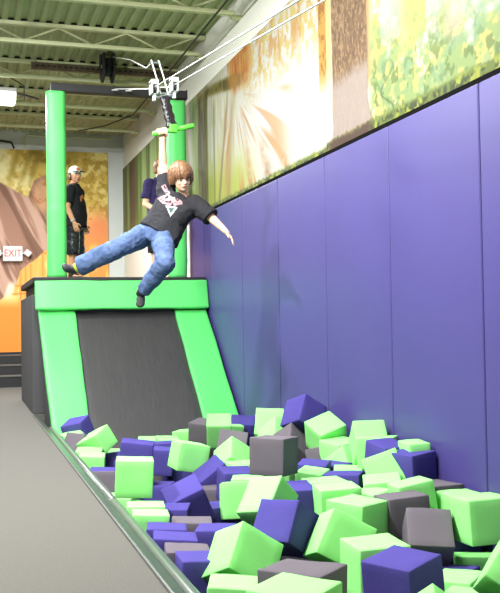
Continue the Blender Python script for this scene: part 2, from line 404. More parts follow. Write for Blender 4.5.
LABEL = {
 '1': 'blue foam cube at the far left, against the left green ramp pad',
 '2': 'flat green foam cube just below the farthest left blue cube',
 '3': 'grey foam cube wedged between edge bumper and large tilted green cube at far left',
 '4': 'large tilted green foam cube nearest the foot of the left ramp pad',
 '5': 'flat green foam cube directly below the large tilted green cube at far left',
 '6': 'green foam cube touching the edge bumper, above the grey cube there',
 '7': 'mostly hidden green foam cube left of the wide blue cube facing the camera',
 '8': 'dark side of a blue foam cube behind the upright green cube by the bumper',
 '9': 'blue foam cube by the bumper showing a thin bright top, left of upright green cube',
 '10': 'grey foam cube between the edge bumper and the upright green cube',
 '11': 'upright green foam cube facing the camera squarely beside the edge bumper',
 '12': 'blue foam cube directly behind the upright green cube by the bumper',
 '13': 'small looking blue foam cube right of the wide blue one, upper of two',
 '14': 'blue foam cube right of the wide blue one, lower and nearer of two',
 '15': 'flat green foam cube under the middle of the black ramp, left one of two',
 '15b': 'flat green foam cube under the middle of the black ramp, right one of two',
 '16': 'small green foam cube left of the farthest grey cube, below the ramp',
 '17': 'farthest grey foam cube standing at the bottom right of the black ramp',
 '17b': 'green foam cube pressed against the right side of the farthest grey cube',
 '17c': 'green foam cube mostly hidden below the blue cube by the right ramp pad',
 '18': 'grey foam cube tilted behind the pale green peak below the right ramp pad',
 '19': 'pale green foam cube with its corner up, in front of a tilted grey cube',
 '19b': 'flat pale green foam cube under the corner-up green cube in mid pit',
 '20': 'blue foam cube at the foot of the right green ramp pad',
 '21': 'green foam cube standing highest at the far end near the purple wall',
 '22': 'green foam cube with a peak, just behind the big upright grey cube',
 '23': 'highest blue foam cube, tilted on the pile against the purple wall',
 '24': 'big green foam cube leaning beside the highest blue cube',
 '25': 'green foam cube lying flat below the big leaning green one at the wall',
 '26': 'small looking grey foam cube right of the grey diamond near the wall',
 '27': 'grey foam cube turned like a diamond behind the big upright grey cube',
 '28': 'green foam cube sunk on its edge below the flat green one near the wall',
 '29': 'flat blue foam cube right of the big upright grey cube, left one of two',
 '29b': 'flat blue foam cube right of the big upright grey cube, right one of two',
 '30': 'flat green foam cube just right of the big upright grey cube',
 '31': 'small flat green foam cube between two flat blue cubes in mid pit',
 '32': 'flat blue foam cube with a dark front left of the low green block',
 '33': 'low green foam block in front of the leaning green cube near the wall',
 '34': 'green foam cube leaning with its square face out before the blue pair',
 '35a': 'blue foam cube by the wall, right one of the blue pair',
 '35b': 'blue foam cube by the wall, left one of the blue pair',
 '36': 'green foam cube behind the blue pair, touching the purple wall',
 '37': 'thin strip of a green foam cube left of the blue pair at the wall',
 '38': 'green foam cube lying like a roof against the purple wall',
 '39a': 'green foam cube behind the two big grey cubes at right',
 '39b': 'green foam cube behind the left one of the two big grey cubes',
 '40': 'big grey foam cube at right with a lit top, farther of two',
 '41': 'green foam cube left of the farther big grey cube at right',
 '42': 'green foam cube lying diagonally right of the big blue cube in front',
 '43': 'big blue foam cube tilted on edge in the middle of the foreground',
 '44': 'pale green foam cube tilted right below the big upright grey cube',
 '44b': 'green foam cube standing left of the pale tilted one below the grey cube',
 '45': 'largest looking green foam cube, tilted up in the left foreground',
 '46': 'green foam cube flat at the bottom edge under the largest green one',
 '47': 'grey foam cube lying flat at the bottom of the photo',
 '48': 'pale topped green foam cube cut by the bottom edge in front of a grey one',
 '49': 'green foam cube right behind the nearest blue cube',
 '50': 'nearest blue foam cube, square to the camera at the bottom right',
 '51': 'big grey foam cube at right with a dark square face, nearer of two',
 '52': 'big green foam cube cut by the right edge of the photo',
 '52b': 'flat green foam cube between the big right green one and the purple wall',
 '53': 'grey foam cube lying flat along the purple wall behind the right grey pair',
 '56': 'green foam cube standing on its corner at the bottom right edge',
 '57': 'green foam cube in shade under the big green one at the right edge',
 '58': 'low blue foam cube right of the nearest blue cube',
 '59': 'low green foam cube right of the nearest blue cube, before the low blue one',
 '60': 'green foam cube peeking up as a small peak before the nearest blue cube',
 '61': 'green foam cube at the very bottom right of the small peak',
 '62': 'flat blue foam cube by the near bumper, uppermost of three blue ones',
 '63': 'flat blue foam cube by the near bumper, middle one of three blue ones',
 '64': 'flat grey foam cube between two blue ones beside the near bumper',
 '65': 'blue foam cube beside the near bumper with a dark front, lowest of three',
 '66': 'blue foam cube left of the largest green cube in the foreground',
 '68': 'flat grey foam cube below the steeply tilted blue cube at left',
 '69': 'flat green foam strip below the upright green cube, upper one of two',
 '70': 'flat green foam strip below the upright green cube, lower one of two',
 '71': 'big blue foam cube tilted steeply, right of the upright green cube',
 '72': 'long looking blue foam cube leaning behind the steeply tilted blue one',
 '73': 'blue foam cube left of the green one standing below the grey cube',
 '74': 'thin green foam cube top just below the big upright grey cube',
 '75': 'green foam cube tilted left of the pale peak, behind the blue cubes',
 '76': 'tilted grey foam cube at the right side of the upright green cube',
 '80': 'blue foam cube just behind the big tilted blue one in front',
 '81': 'flat green foam cube in mid pit, upper one of two stacked side by side',
 '82': 'flat green foam cube in mid pit, lower one of two stacked side by side',
 '88': 'big upright grey foam cube in the middle of the pit',
 'f0': 'green foam cube sunk beside the bumper below the upright green cube',
 'f1': 'blue foam cube sunk in the gap right of the upright green cube',
 'f2': 'blue foam cube deep beside the right wall under the green cubes',
 'f3': 'blue foam cube sunk between the steeply tilted blue and a green cube',
 'f4': 'blue foam cube sunk below the tilted green cube in the far left half',
 'f7': 'green foam cube buried below the pile at the purple wall',
 'f8': 'grey foam cube buried at the far end near the right ramp pad',
 'f9': 'grey foam cube sunk behind the steeply tilted blue cube',
 'f10': 'blue foam cube sunk above the lower left flat grey cube',
}


# ================================================================== SETTING
WX = 2.918            # face of the wall padding
def quad(bm, pts): bm.faces.new([bm.verts.new(p) for p in pts])
bm = bmesh.new()
add_box(bm, (-6, -5, -.1), (.80, 17.75, 0)); add_box(bm, (.80, 11.2, -.1), (3.0, 17.75, 0)); add_box(bm, (.80, -5, -.1), (3.0, 1.2, 0))
struct('floor', bm, 'carpet')
bm = bmesh.new()
add_box(bm, (.78, 1.2, -.95), (3.0, 11.3, -.85)); struct('floor_pit', bm, 'gum')
bm = bmesh.new(); add_box(bm, (.84, 1.2, -.9), (.872, 9.4, -.06)); struct('wall_pit', bm, 'gum')
bm = bmesh.new(); add_box(bm, (.872, 1.15, -.9), (2.97, 1.2, -.02)); struct('wall_pit_near', bm, 'gum')
struct('wall_right', box((2.975, -5, -.95), (3.1, 17.9, 4.95)), 'wall')
struct('wall_far', box((-6, 17.75, 0), (3.1, 17.9, 4.95)), 'wallfar')
struct('wall_left', box((-6.1, -5, 0), (-6, 17.9, 4.95)), 'wallgrey')
struct('wall_back', box((-6, -5.1, 0), (3.1, -5, 4.95)), 'wallgrey')
# corrugated roof deck, ribs run along the hall
bm = bmesh.new(); prof = []
x = -6.0
while x < 3.0:
    prof += [(x, 4.765), (x + .05, 4.765), (x + .075, 4.797), (x + .125, 4.797)]; x += .15
lo = [bm.verts.new((a, -5, z)) for a, z in prof]; hi = [bm.verts.new((a, 17.8, z)) for a, z in prof]
for k in range(len(prof) - 1): bm.faces.new((lo[k], lo[k + 1], hi[k + 1], hi[k]))
struct('ceiling', bm, 'deck', 'olive corrugated steel roof deck')
struct('ceiling_top', box((-6.1, -5.1, 4.9), (3.1, 17.9, 5.0)), 'deck')
# open web joists
def crenel(x0, x1, per, on0, on1, zlo, zlow, zhigh, ya, yb):
    pr = []; xx = x0
    while xx < x1:
        pr += [(xx, zlow), (xx + on0, zlow), (xx + on0 + .004, zhigh), (xx + on1 - .004, zhigh), (xx + on1, zlow)]; xx += per
    bm = bmesh.new(); cols = [[bm.verts.new(q) for q in ((a, ya, zlo), (a, ya, z), (a, yb, z), (a, yb, zlo))] for a, z in pr]
    for A_, B_ in zip(cols, cols[1:]):
        for k in range(4): bm.faces.new((A_[k], B_[k], B_[(k + 1) % 4], A_[(k + 1) % 4]))
    bm.faces.new(cols[0]); bm.faces.new(cols[-1][::-1]); bmesh.ops.recalc_face_normals(bm, faces=bm.faces)
    return bm
ORD = ['nearest visible', 'second', 'third', 'fourth', 'fifth and last']
for k, y in enumerate((8.1, 9.7, 11.3, 12.9, 14.5, 16.1)):
    t = thing('roof_joist', ['olive open web roof joist closest to the camera, cut by the top of the frame',
        'olive roof joist meeting the white wall above the zip line wires', 'olive roof joist just this side of the black crossbeam',
        'olive roof joist above the black cable reel', 'olive roof joist seen under the black crossbeam',
        'olive roof joist nearest the far mural wall'][k], 'joist', (0, y, 4.5), 'roof joists')
    obj('bottom_chord', box((-5.95, y - .035, 4.5), (2.9, y + .035, 4.548), .004), 'joist', t)
    obj('top_chord', box((-5.95, y - .04, 4.715), (2.97, y + .04, 4.762), .004), 'joist', t)
    bm = bmesh.new(); xs = np.arange(-5.6, 2.7, .42)
    for i, xx in enumerate(xs):
        a, b = (4.54, 4.72) if i % 2 else (4.72, 4.54)
        add_tube(bm, [(xx, y, a), (xx + .42, y, b)], .012, 6)
    obj('web', bm, 'joist', t)
    obj('flute_closure', crenel(-6.0, 2.8, .15, .062, .138, 4.758, 4.763, 4.794, y - .02, y + .02), 'black', t)  # black blocks added as the shade in the open flutes above the chord
    obj('bearing_seat', box((2.86, y - .05, 4.47), (2.974, y + .05, 4.5)), 'joist', t)
# cable run along the roof edge and conduits on the far wall
tag(obj('cable', tube([(2.68, 6.0, 4.49), (2.67, 9.2, 4.48), (2.66, 12, 4.485), (2.62, 14.6, 4.47), (2.3, 15.4, 4.45), (1.9, 16.0, 4.46)], .011, 8), 'black'),
    'black cable running under the roof joists along the white wall', 'cable')
tag(obj('conduit', tube([(1.1, 17.73, 4.46), (1.1, 17.73, 4.66), (1.15, 17.73, 4.7), (2.7, 17.73, 4.7)], .02, 8), 'joist'),
    'pale conduit bent along the top of the far wall', 'conduit')
tag(obj('conduit', tube([(-.5, 17.73, 4.52), (.6, 17.73, 4.58), (.85, 17.73, 4.55), (.9, 17.73, 4.44)], .02, 8), 'black'),
    'thin dark conduit over the left end of the far mural', 'conduit')

# floor edge of the pit: flat vinyl strip, then two rolled bumpers end to end
bm = bmesh.new(); add_box(bm, (.757, 1.2, -.05), (.812, 11.25, .012), .008, 2); struct('trim_1', bm, 'edge', 'glossy grey green vinyl strip between carpet and pit')
bm = bmesh.new(); add_box(bm, (.752, 1.2, -.01), (.760, 11.25, .014)); struct('trim_2', bm, 'line', 'pale seam where the carpet meets the vinyl strip')
def roll(y0, y1, label):
    bm = bmesh.new(); add_tube(bm, [(.843, y0, -.02), (.843, y0 + .01, -.02), (.843, y1 - .01, -.02), (.843, y1, -.02)], [.022, .034, .034, .022], 16)
    tag(obj('edge_bumper', bm, 'roll', None, True), label, 'bumper', 'rolled bumpers along the pit edge')
roll(1.22, 5.52, 'nearer grey rolled bumper along the pit edge, below the seam')
roll(5.54, 9.72, 'farther grey rolled bumper along the pit edge, leading to the ramp')

# wall padding, panel by panel from the platform towards the camera
PADL = ['purple wall pad at the far end, beside the right green post', 'purple wall pad beside the right edge of the black ramp',
        'purple wall pad at the foot of the ramp, where a soft shadow falls', 'purple wall pad behind the highest blue foam cube',
        'purple wall pad just left of the widest whole one', 'widest whole purple wall pad, between two clear vertical seams', 'purple wall pad cut by the right edge of the photo']
yy = 12.05
for k in range(7):
    y1 = yy - 1.22
    bm = box((WX, y1 + .004, -.7), (2.972, yy - .004, 2.462), .012, 3)
    o = obj('wall_pad', bm, 'vinyl_b'); tag(o, PADL[k], 'wall pad', 'purple pads along the pit wall')
    yy = y1

# ---- right mural: printed forest banner
rm = thing('forest_mural', 'long sunlit forest mural banner above the purple wall padding', 'mural', (2.95, 10, 2.48))
U = np.linspace(3.2, 17.7, 1500); Wd = np.linspace(2.502, 4.11, 170)
y, z = np.meshgrid(U, Wd, indexing='ij')
n1 = fbm(y * 5, z * 5); n2 = fbm(y * 22, z * 22, 3); nv = fbm(y * 9, z * .5); nf = fbm(y * 30, z * 3, 3); lf = fbm(y * 14, z * 14, 3)
p = Paint(y.shape, (247, 244, 230))
# far stretch of trunks
far = sst(11.0, 11.5, y)
p.over((168, 198, 112), far * .95)
p.over((126, 160, 82), far * sst(.45, .62, fbm(y * 3.1, z * .25)))
p.over((112, 118, 62), far * sst(.56, .66, fbm(y * 4.3 + 9, z * .3)) * .9)
p.over((196, 212, 146), far * sst(.5, .6, nv) * .5)
for a, b, c in ((16.35, 16.95, (116, 88, 66)), (17.2, 17.6, (124, 132, 72)), (15.0, 15.1, (92, 98, 54)), (14.3, 14.38, (110, 116, 60)), (13.4, 13.5, (100, 104, 58)), (12.55, 12.95, (122, 132, 66))):
    p.over(c, sst(a - .04, a + .04, y + .06 * (n1 - .5)) * (1 - sst(b - .04, b + .04, y + .06 * (n1 - .5))) * .9)
p.over((238, 232, 216), np.exp(-((y - 12.1 - .25 * (z - 3.4)) / .16) ** 2) * sst(2.95, 3.3, z) * .95)
p.over((176, 190, 66), far * (1 - sst(2.6, 3.3, z + .2 * (n1 - .5))) * .55)
# mossy trunk
mt = sst(11.12, 11.2, y + .05 * (nf - .5)) * (1 - sst(11.62, 11.7, y + .05 * (nf - .5)))
p.over((142, 138, 70), mt); p.over((92, 90, 44), mt * sst(.48, .6, fbm(y * 12, z * 1.2)))
# curtain like rays, yellow green floor
mid = sst(9.6, 10.1, y) * (1 - sst(11.0, 11.2, y))
p.over((208, 202, 112), mid * sst(.42, .6, nf) * .6)
p.over((204, 212, 74), sst(8.9, 9.9, y) * (1 - sst(11.1, 11.2, y)) * (1 - sst(2.65, 3.25, z + .25 * (n1 - .5))) * .9)
p.over((150, 116, 84), np.exp(-((y - 10.42 + .35 * (z - 3.2)) / .05) ** 2) * (1 - sst(3.5, 3.8, z)) * .8)
p.over((186, 150, 92), np.exp(-((y - 10.12 + .2 * (z - 3.2)) / .09) ** 2) * (1 - sst(3.5, 3.8, z)) * .75)
p.over((120, 118, 84), np.exp(-((y - 10.85) / .035) ** 2) * (1 - sst(3.7, 3.9, z)) * .7)
# orange trunk, mossy branch
ot = sst(9.2, 9.45, y + .15 * (n1 - .5)) * (1 - sst(10.05, 10.25, y - .35 * (z - 4.0))) * sst(3.62, 3.8, z)
p.over((238, 166, 70), ot); p.over((204, 112, 44), ot * sst(.5, .62, nf))
br = np.exp(-((z - (3.78 + (y - 9.6) * .15)) / .075) ** 4) * sst(9.55, 10.0, y) * (1 - sst(11.6, 11.8, y))
p.over((150, 132, 56), br * .95); p.over((96, 96, 40), br * sst(.5, .62, n1))
p.over((222, 150, 60), br * (1 - sst(9.9, 10.5, y)) * .8)
p.over((226, 220, 196), sst(10.2, 10.6, y) * (1 - sst(11.0, 12.2, y)) * sst(3.98, 4.1, z) * .6)
# sun glow: bright burst, orange streaks fanning down from it
a0 = np.arctan2(z - 3.72, -(y - 9.95)); rr = np.hypot(z - 3.72, y - 9.95)
st = sst(.52, .66, fbm(a0 * 9, rr * .5, 3)) * sst(.25, .6, rr) * (1 - sst(1.5, 2.3, rr)) * (1 - sst(3.4, 3.7, z))
p.over((222, 158, 70), st * .75 * (1 - sst(10.2, 10.5, y)))
for yb, w in ((9.35, .07), (8.75, .08), (8.2, .1)):
    yc = 9.95 - (9.95 - yb) * np.clip((3.72 - z) / 1.2, 0, 1) ** .55
    p.over((206, 134, 58), np.exp(-((y - yc) / w) ** 2) * (1 - sst(3.2, 3.6, z)) * (1 - .6 * sst(.4, .7, n2)) * .8)
glow = np.exp(-(((y - 9.0) / 1.0) ** 2 + ((z - 3.25) / .42) ** 2)) + np.exp(-(((y - 7.75) / .75) ** 2 + ((z - 2.95) / .33) ** 2))
p.over((255, 254, 250), glow * .95)
p.over((214, 140, 62), st * .5 * (1 - sst(10.2, 10.5, y)))
p.over((240, 210, 110), (1 - sst(9.3, 9.8, y)) * sst(7.0, 7.3, y) * sst(3.3, 3.75, z) * sst(.45, .62, lf) * .8)
p.over((226, 160, 84), (1 - sst(9.3, 9.8, y)) * sst(7.0, 7.3, y) * sst(3.45, 3.9, z) * sst(.55, .66, fbm(y * 10 + 4, z * 6)) * .7)
# thin trunks either side of the big one
p.over((244, 226, 150), sst(7.02, 7.08, y) * (1 - sst(7.16, 7.2, y)) * sst(2.9, 3.3, z) * .9)
p.over((230, 176, 70), sst(7.16, 7.19, y) * (1 - sst(7.32, 7.36, y)) * sst(2.95, 3.25, z))
p.over((190, 124, 44), sst(7.16, 7.19, y) * (1 - sst(7.32, 7.36, y)) * sst(3.0, 3.3, z) * sst(.5, .6, n2))
p.over((214, 166, 88), sst(6.2, 6.23, y) * (1 - sst(6.33, 6.38, y)) * sst(2.8, 2.95, z) * .9)
# right hand undergrowth
rt = 1 - sst(6.22, 6.36, y)
p.over((246, 240, 214), rt)
d = .62 - .42 * (z - 2.5) - .05 * (6 - y)
p.over((216, 212, 110), rt * sst(.5 - .5 * (d - .1), .62 - .5 * (d - .1), fbm(y * 6, z * 6.5)) * .85)
p.over((150, 186, 116), rt * sst(.56 - .2 * d, .64 - .2 * d, fbm(y * 14 + 3, z * 15, 3)) * sst(.2, .5, d) * .75)
p.over((104, 132, 66), rt * sst(.58, .68, lf) * sst(.25, .5, d) * .7)
p.over((140, 184, 150), rt * sst(.52, .66, fbm(y * 10 + 40, z * 10)) * (1 - sst(3.2, 3.6, z)) * .45)
p.over((222, 200, 184), np.exp(-((y - 5.05) / .12) ** 2) * sst(2.75, 2.95, z) * rt * .75)
p.over((226, 206, 150), np.exp(-((y - 5.75) / .06) ** 2) * sst(2.9, 3.1, z) * rt * .7)
p.over((96, 110, 60), rt * np.exp(-((y - 6.02 + .1 * np.sin(z * 20)) / .014) ** 2) * (1 - sst(2.85, 3.0, z)) * .8)
p.over((252, 250, 240), rt * (1 - sst(4.4, 5.0, y)) * sst(2.8, 3.0, z) * .8)
# big trunk
tw = .03 * (fbm(y * 0 + 2, z * 6) - .5)
tr = sst(6.33 - .1 * (1 - sst(2.5, 2.75, z)), 6.37 - .1 * (1 - sst(2.5, 2.75, z)), y + tw) * (1 - sst(7.02, 7.06, y + tw))
p.over((150, 112, 74), tr); p.over((190, 154, 110), tr * sst(.48, .6, fbm(y * 50, z * 34, 3))); p.over((110, 80, 54), tr * sst(.54, .64, fbm(y * 44 + 7, z * 16, 3)) * .7)
p.over((206, 188, 178), tr * (1 - sst(2.98, 3.14, z + .06 * (n1 - .5))) * .86)
# moss line along the foot
ms = 1 - sst(2.55, 2.60, z + .06 * (n2 - .5) + .03 * (y > 7.2))
p.over((120, 140, 48), ms); p.over((64, 80, 30), ms * sst(.48, .6, n2)); p.over((206, 214, 70), ms * sst(.55, .66, lf) * .8)
p.over((92, 62, 40), ms * sst(6.2, 6.4, y) * (1 - sst(7.0, 7.3, y)))
o = painted_panel('banner', U, Wd, lambda a, b: (2.955 + 0 * a, a, b), p.linear(.4), rm, 'printed forest banner')
obj('border', box((2.945, 3.2, 2.464), (2.962, 17.7, 2.504)), 'matte_k', rm)

# ---- far mural: gold foliage, brown trunk, orange glow
fm = thing('autumn_mural', 'gold and brown autumn forest mural on the far wall', 'mural', (1.0, 17.72, .6))
U = np.linspace(-1.6, 2.665, 420); Wd = np.linspace(.58, 4.42, 330)
x, z = np.meshgrid(U, Wd, indexing='ij')
def fpt(px, py): return (.641 + px * (2.673 - .641) / 108.0, 4.445 - (py - 147.5) * 3.88 / 205.5)
def FX(px): return fpt(px, 0)[0]
def FZ(py): return fpt(0, py)[1]
n1 = fbm(x * 3, z * 3); n2 = fbm(x * 9, z * 9); n3 = fbm(x * 22, z * 22, 3)
p = Paint(x.shape, (206, 176, 84))
p.over((226, 206, 122), sst(.45, .62, n1)); p.over((160, 124, 40), sst(.5, .62, n2) * .8); p.over((236, 226, 170), (1 - sst(FX(50), FX(64), x)) * sst(FZ(196), FZ(176), z) * sst(.4, .6, n1) * .8)
for xx in (12, 24, 33):
    p.over((160, 138, 54), np.exp(-((x - FX(xx) - .3 * (z - FZ(170))) / .06) ** 2) * (1 - sst(FX(46), FX(60), x)) * sst(FZ(190), FZ(172), z) * .8)
# brown trunk folds
edge = np.interp(x, [FX(-80), FX(0), FX(27), FX(33), FX(47), FX(70)], [FZ(160), FZ(183), FZ(197), FZ(180), FZ(172), FZ(168)])
low = np.interp(x, [FX(-80), FX(0), FX(15), FX(19), FX(32), FX(47), FX(66)], [FZ(345), FZ(300), FZ(284), FZ(271), FZ(261), FZ(248), FZ(232)])
bt = (1 - sst(-.03, .03, z - edge)) * sst(-.03, .03, z - low) * (1 - sst(FX(60), FX(64), x))
fold = fbm((x + .45 * (z - 2)) * 5, z * .6)
p.over((160, 118, 98), bt); p.over((196, 158, 138), bt * sst(.5, .66, fold)); p.over((112, 76, 58), bt * sst(.5, .64, fbm((x + .5 * (z - 2)) * 4 + 11, z * .6)) * .8)
kn = np.exp(-(((x - FX(41)) / .17) ** 2 + ((z - FZ(194)) / .33) ** 2) ** 3) * bt
p.over((214, 164, 120), kn * .8); p.over((176, 116, 74), kn * sst(.5, .62, n2))
# orange lower part with timber lines
lo_ = (1 - sst(-.03, .03, z - low)) * (1 - sst(FX(64), FX(72), x))
p.over((244, 176, 88), lo_); p.over((250, 206, 128), lo_ * sst(.46, .6, fbm(x * 6, z * 1.4))); p.over((236, 142, 52), lo_ * (1 - sst(FZ(310), FZ(296), z)))
for xx in (19, 24, 29, 41): p.over((214, 136, 56), lo_ * np.exp(-((x - FX(xx)) / .018) ** 2) * sst(FZ(310), FZ(300), z) * .8)
for zz in (256, 288, 296): p.over((206, 124, 46), lo_ * np.exp(-((z - FZ(zz) - .04 * x) / .02) ** 2) * .8)
p.over((246, 226, 200), np.exp(-(((x - FX(8.5) - .3 * (z - FZ(290))) / .07) ** 4 + ((z - FZ(290)) / .14) ** 4)) * .95)
# right part
rt = sst(FX(64), FX(72), x)
p.over((226, 150, 74), rt * (1 - sst(FZ(236), FZ(212), z)) * .9)
p.over((234, 140, 88), rt * np.exp(-(((x - FX(97)) / .3) ** 2 + ((z - FZ(226)) / .3) ** 2)))
p.over((240, 196, 92), rt * (1 - sst(FZ(250), FZ(240), z)) * sst(.42, .6, fbm(x * 9, z * 1.2)))
p.over((190, 160, 60), rt * sst(.5, .62, n3) * sst(FZ(215), FZ(195), z) * .6)
painted_panel('banner', U, Wd, lambda a, b: (a, 17.72 + 0 * a, b), p.linear(.95), fm, 'printed autumn banner')
obj('border', box((-1.6, 17.71, .545), (2.67, 17.735, .585)), 'black', fm)

# steps below the far mural
stp = thing('carpeted_steps', 'low black carpeted steps under the far mural', 'steps', (-.5, 17.2, 0))
for k, (y0, zt) in enumerate(((16.55, .2), (16.95, .375), (17.35, .54))):
    a = obj('step', box((-3, y0, 0 if k == 0 else (.2, .375)[k - 1]), (1.9, 17.72, zt - .02), .005), 'black', stp)
    obj('tread', box((-3, y0 - .012, zt - .02), (1.9, 17.72, zt), .004), 'carpet', a)

# exit sign with twin emergency lamps
ex = thing('exit_sign', 'white exit sign with red letters on the far mural', 'exit sign', (.855, 17.7, 2.43))
obj('housing', box((.675, 17.62, 2.29), (1.035, 17.718, 2.575), .012), 'white', ex)
cu = bpy.data.curves.new('EXIT', 'FONT'); cu.body = 'EXIT'; cu.size = .165; cu.extrude = .004; cu.align_x = 'CENTER'; cu.align_y = 'CENTER'
to = bpy.data.objects.new('t', cu); COL.objects.link(to); dg = bpy.context.evaluated_depsgraph_get(); dg.update()
me = bpy.data.meshes.new_from_object(to.evaluated_get(dg)); bpy.data.objects.remove(to)
for v in me.vertices: v.co = V((v.co.x * .95 + .855, 17.617 - v.co.z, v.co.y * 1.15 + 2.435))
obj('lettering', me, 'red', ex)
for s, r in ((-1, 0), (1, 40)):
    R = Matrix.Rotation(math.radians(r), 3, 'Y'); c = V((.855 + s * .27, 17.6, 2.44))
    bm = box((-.06, -.05, -.055), (.06, .05, .055), .01)
    for v in bm.verts: v.co = R @ v.co + c
    lh = obj('lamp_head', bm, 'white', ex)
    obj('lamp_bracket', box((.855 + s * .17, 17.64, 2.425), (.855 + s * .24, 17.68, 2.455)) if s > 0 else box((.855 - .24, 17.64, 2.425), (.855 - .17, 17.68, 2.455)), 'white', lh)

# high bay lamp at the left
hb = thing('high_bay_lamp', 'glowing white high bay lamp hanging at the left edge', 'lamp', (.35, 13.3, 4.3))
obj('housing', box((.12, 13.15, 4.37), (.72, 13.5, 4.43), .02), 'white', hb)
obj('lens', box((.14, 13.17, 4.23), (.70, 13.48, 4.37), .04, 3), 'lamp', hb)
obj('bracket', tube([(.72, 13.3, 4.38), (.85, 13.3, 4.36), (1.02, 13.3, 4.32)], .014), 'dark', hb)
obj('bracket', tube([(.82, 13.3, 4.29), (.82, 13.3, 4.5), (.6, 13.3, 4.62), (.3, 13.3, 4.6)], .008), 'dark', hb)
obj('hanger', tube([(.40, 13.3, 4.42), (.40, 12.95, 4.52)], .008), 'dark', hb)

# ================================================================== RAMP PLATFORM
pf = thing('ramp_platform', 'padded launch platform with black trampoline ramp and green side pads', 'platform', (1.85, 11.2, 0))
obj('carpet_box', box((.768, 11.3, 0), (2.90, 13.6, 1.44), .01), 'carpet_d', pf)
obj('deck_frame', box((.84, 11.22, 1.44), (2.90, 13.55, 1.57)), 'black', pf)
bm = bmesh.new()   # wedge under the ramp
def wedge(x0, x1, P): 
    a = [bm.verts.new((x0, y, z)) for y, z in P]; b = [bm.verts.new((x1, y, z)) for y, z in P]
    bm.faces.new(a); bm.faces.new(b[::-1])
    for i in range(len(P)): bm.faces.new((a[i], b[i], b[(i + 1) % len(P)], a[(i + 1) % len(P)]))
wedge(.90, 2.88, [(9.42, -.3), (11.3, -.3), (11.3, 1.5), (11.2, 1.5), (11.12, 1.14)])
bmesh.ops.recalc_face_normals(bm, faces=bm.faces)
obj('ramp_core', bm, 'carpet_d', pf)
obj('deck', box((.77, 11.16, 1.57), (2.905, 13.6, 1.648), .012), 'black', pf)
def slope_pad(name, x0, x1, s0, s1, th, m, A=(11.10, 1.245), B=(9.67, 0.0), disp=.004, lift=0, taper=(0, 0)):
    """cushion lying on the slope from A to B between s0 and s1 (0 top, 1 floor level)"""
    A = V((0, A[0], A[1])); B = V((0, B[0], B[1])); d = (B - A); nrm = V((0, d.z, -d.y)).normalized()
    if nrm.z < 0: nrm = -nrm
    bm = bmesh.new(); p0 = A + d * s0; p1 = A + d * s1
    q = []
    for off in (lift - th, lift):
        for (xx, pp) in ((x0, p1), (x1, p1), (x1 + taper[1], p0), (x0 + taper[0], p0)):
            w = pp + nrm * off; q.append((xx, w.y, w.z))
    add_hex(bm, q, .014, 2)
    bmesh.ops.subdivide_edges(bm, edges=[e for e in bm.edges if e.calc_length() > .2], cuts=10, use_grid_fill=True)
    f = folds(disp, 4.0, x0 * 10, (1, .7, .7))
    bm.normal_update()
    for v in bm.verts: v.co += v.normal * f(v.co)
    return obj(name, bm, m, pf, True)
slope_pad('side_pad', .86, 1.232, -.02, 1.25, .10, 'vinyl_g', taper=(-.03, .03), disp=.007)
slope_pad('side_pad', 2.488, 2.885, -.02, 1.25, .10, 'vinyl_g', taper=(0, .0), disp=.007)
slope_pad('header_pad', .79, 2.905, 0, 1, .05, 'vinyl_g', A=(11.15, 1.60), B=(11.03, 1.255), lift=.02, disp=.010)
slope_pad('trampoline', 1.22, 2.50, 0, 1.25, .05, 'mesh', disp=.0, lift=-.045)

def post(cx, cy, z0, z1, r, label):
    t = thing('padded_post', label, 'post', (cx, cy, z0), 'green padded posts')
    bm = bmesh.new(); n = 30; rings = []
    zs = list(np.linspace(z0, z1, 60))
    for z in zs:
        ring = []
        for k in range(n):
            a = 2 * math.pi * k / n; c, s = math.cos(a), math.sin(a)
            rr = r * (1 / max(abs(c) ** 3.2 + abs(s) ** 3.2, 1e-6) ** (1 / 3.2))
            low = max(0, 1 - (z - z0) / .28)
            rr += .012 * low * (mnoise.noise(V((c * 1.2 + cx, s * 1.2, z * 26))) ) + .006 * mnoise.noise(V((c * .8, s * .8 + cx, z * 5)))
            if abs(z - (z0 + .88)) < .02: rr -= .006
            ring.append(bm.verts.new((cx + c * rr, cy + s * rr, z)))
        rings.append(ring)
    for a, b in zip(rings, rings[1:]):
        for k in range(n): bm.faces.new((a[k], a[(k + 1) % n], b[(k + 1) % n], b[k]))
    bm.faces.new(rings[0][::-1]); bm.faces.new(rings[-1])
    obj('padding', bm, 'vinyl_g', t, True)
    obj('steel_core', box((cx - .045, cy - .045, z1 - .02), (cx + .045, cy + .045, z1 + .02)), 'black', t)
    return t
post(1.083, 11.42, 1.65, 3.945, .118, 'tall green padded post at the left of the platform')
post(2.602, 11.42, 1.65, 3.915, .118, 'tall green padded post at the right, behind the swinging child')
cb = thing('crossbeam', 'black steel crossbeam resting across both green posts', 'beam', (1.85, 11.42, 3.965))
obj('beam', box((1.02, 11.36, 3.96), (2.735, 11.48, 4.06), .006), 'black', cb)
obj('end_plate', box((2.735, 11.35, 3.95), (2.745, 11.49, 4.07)), 'dark', cb)

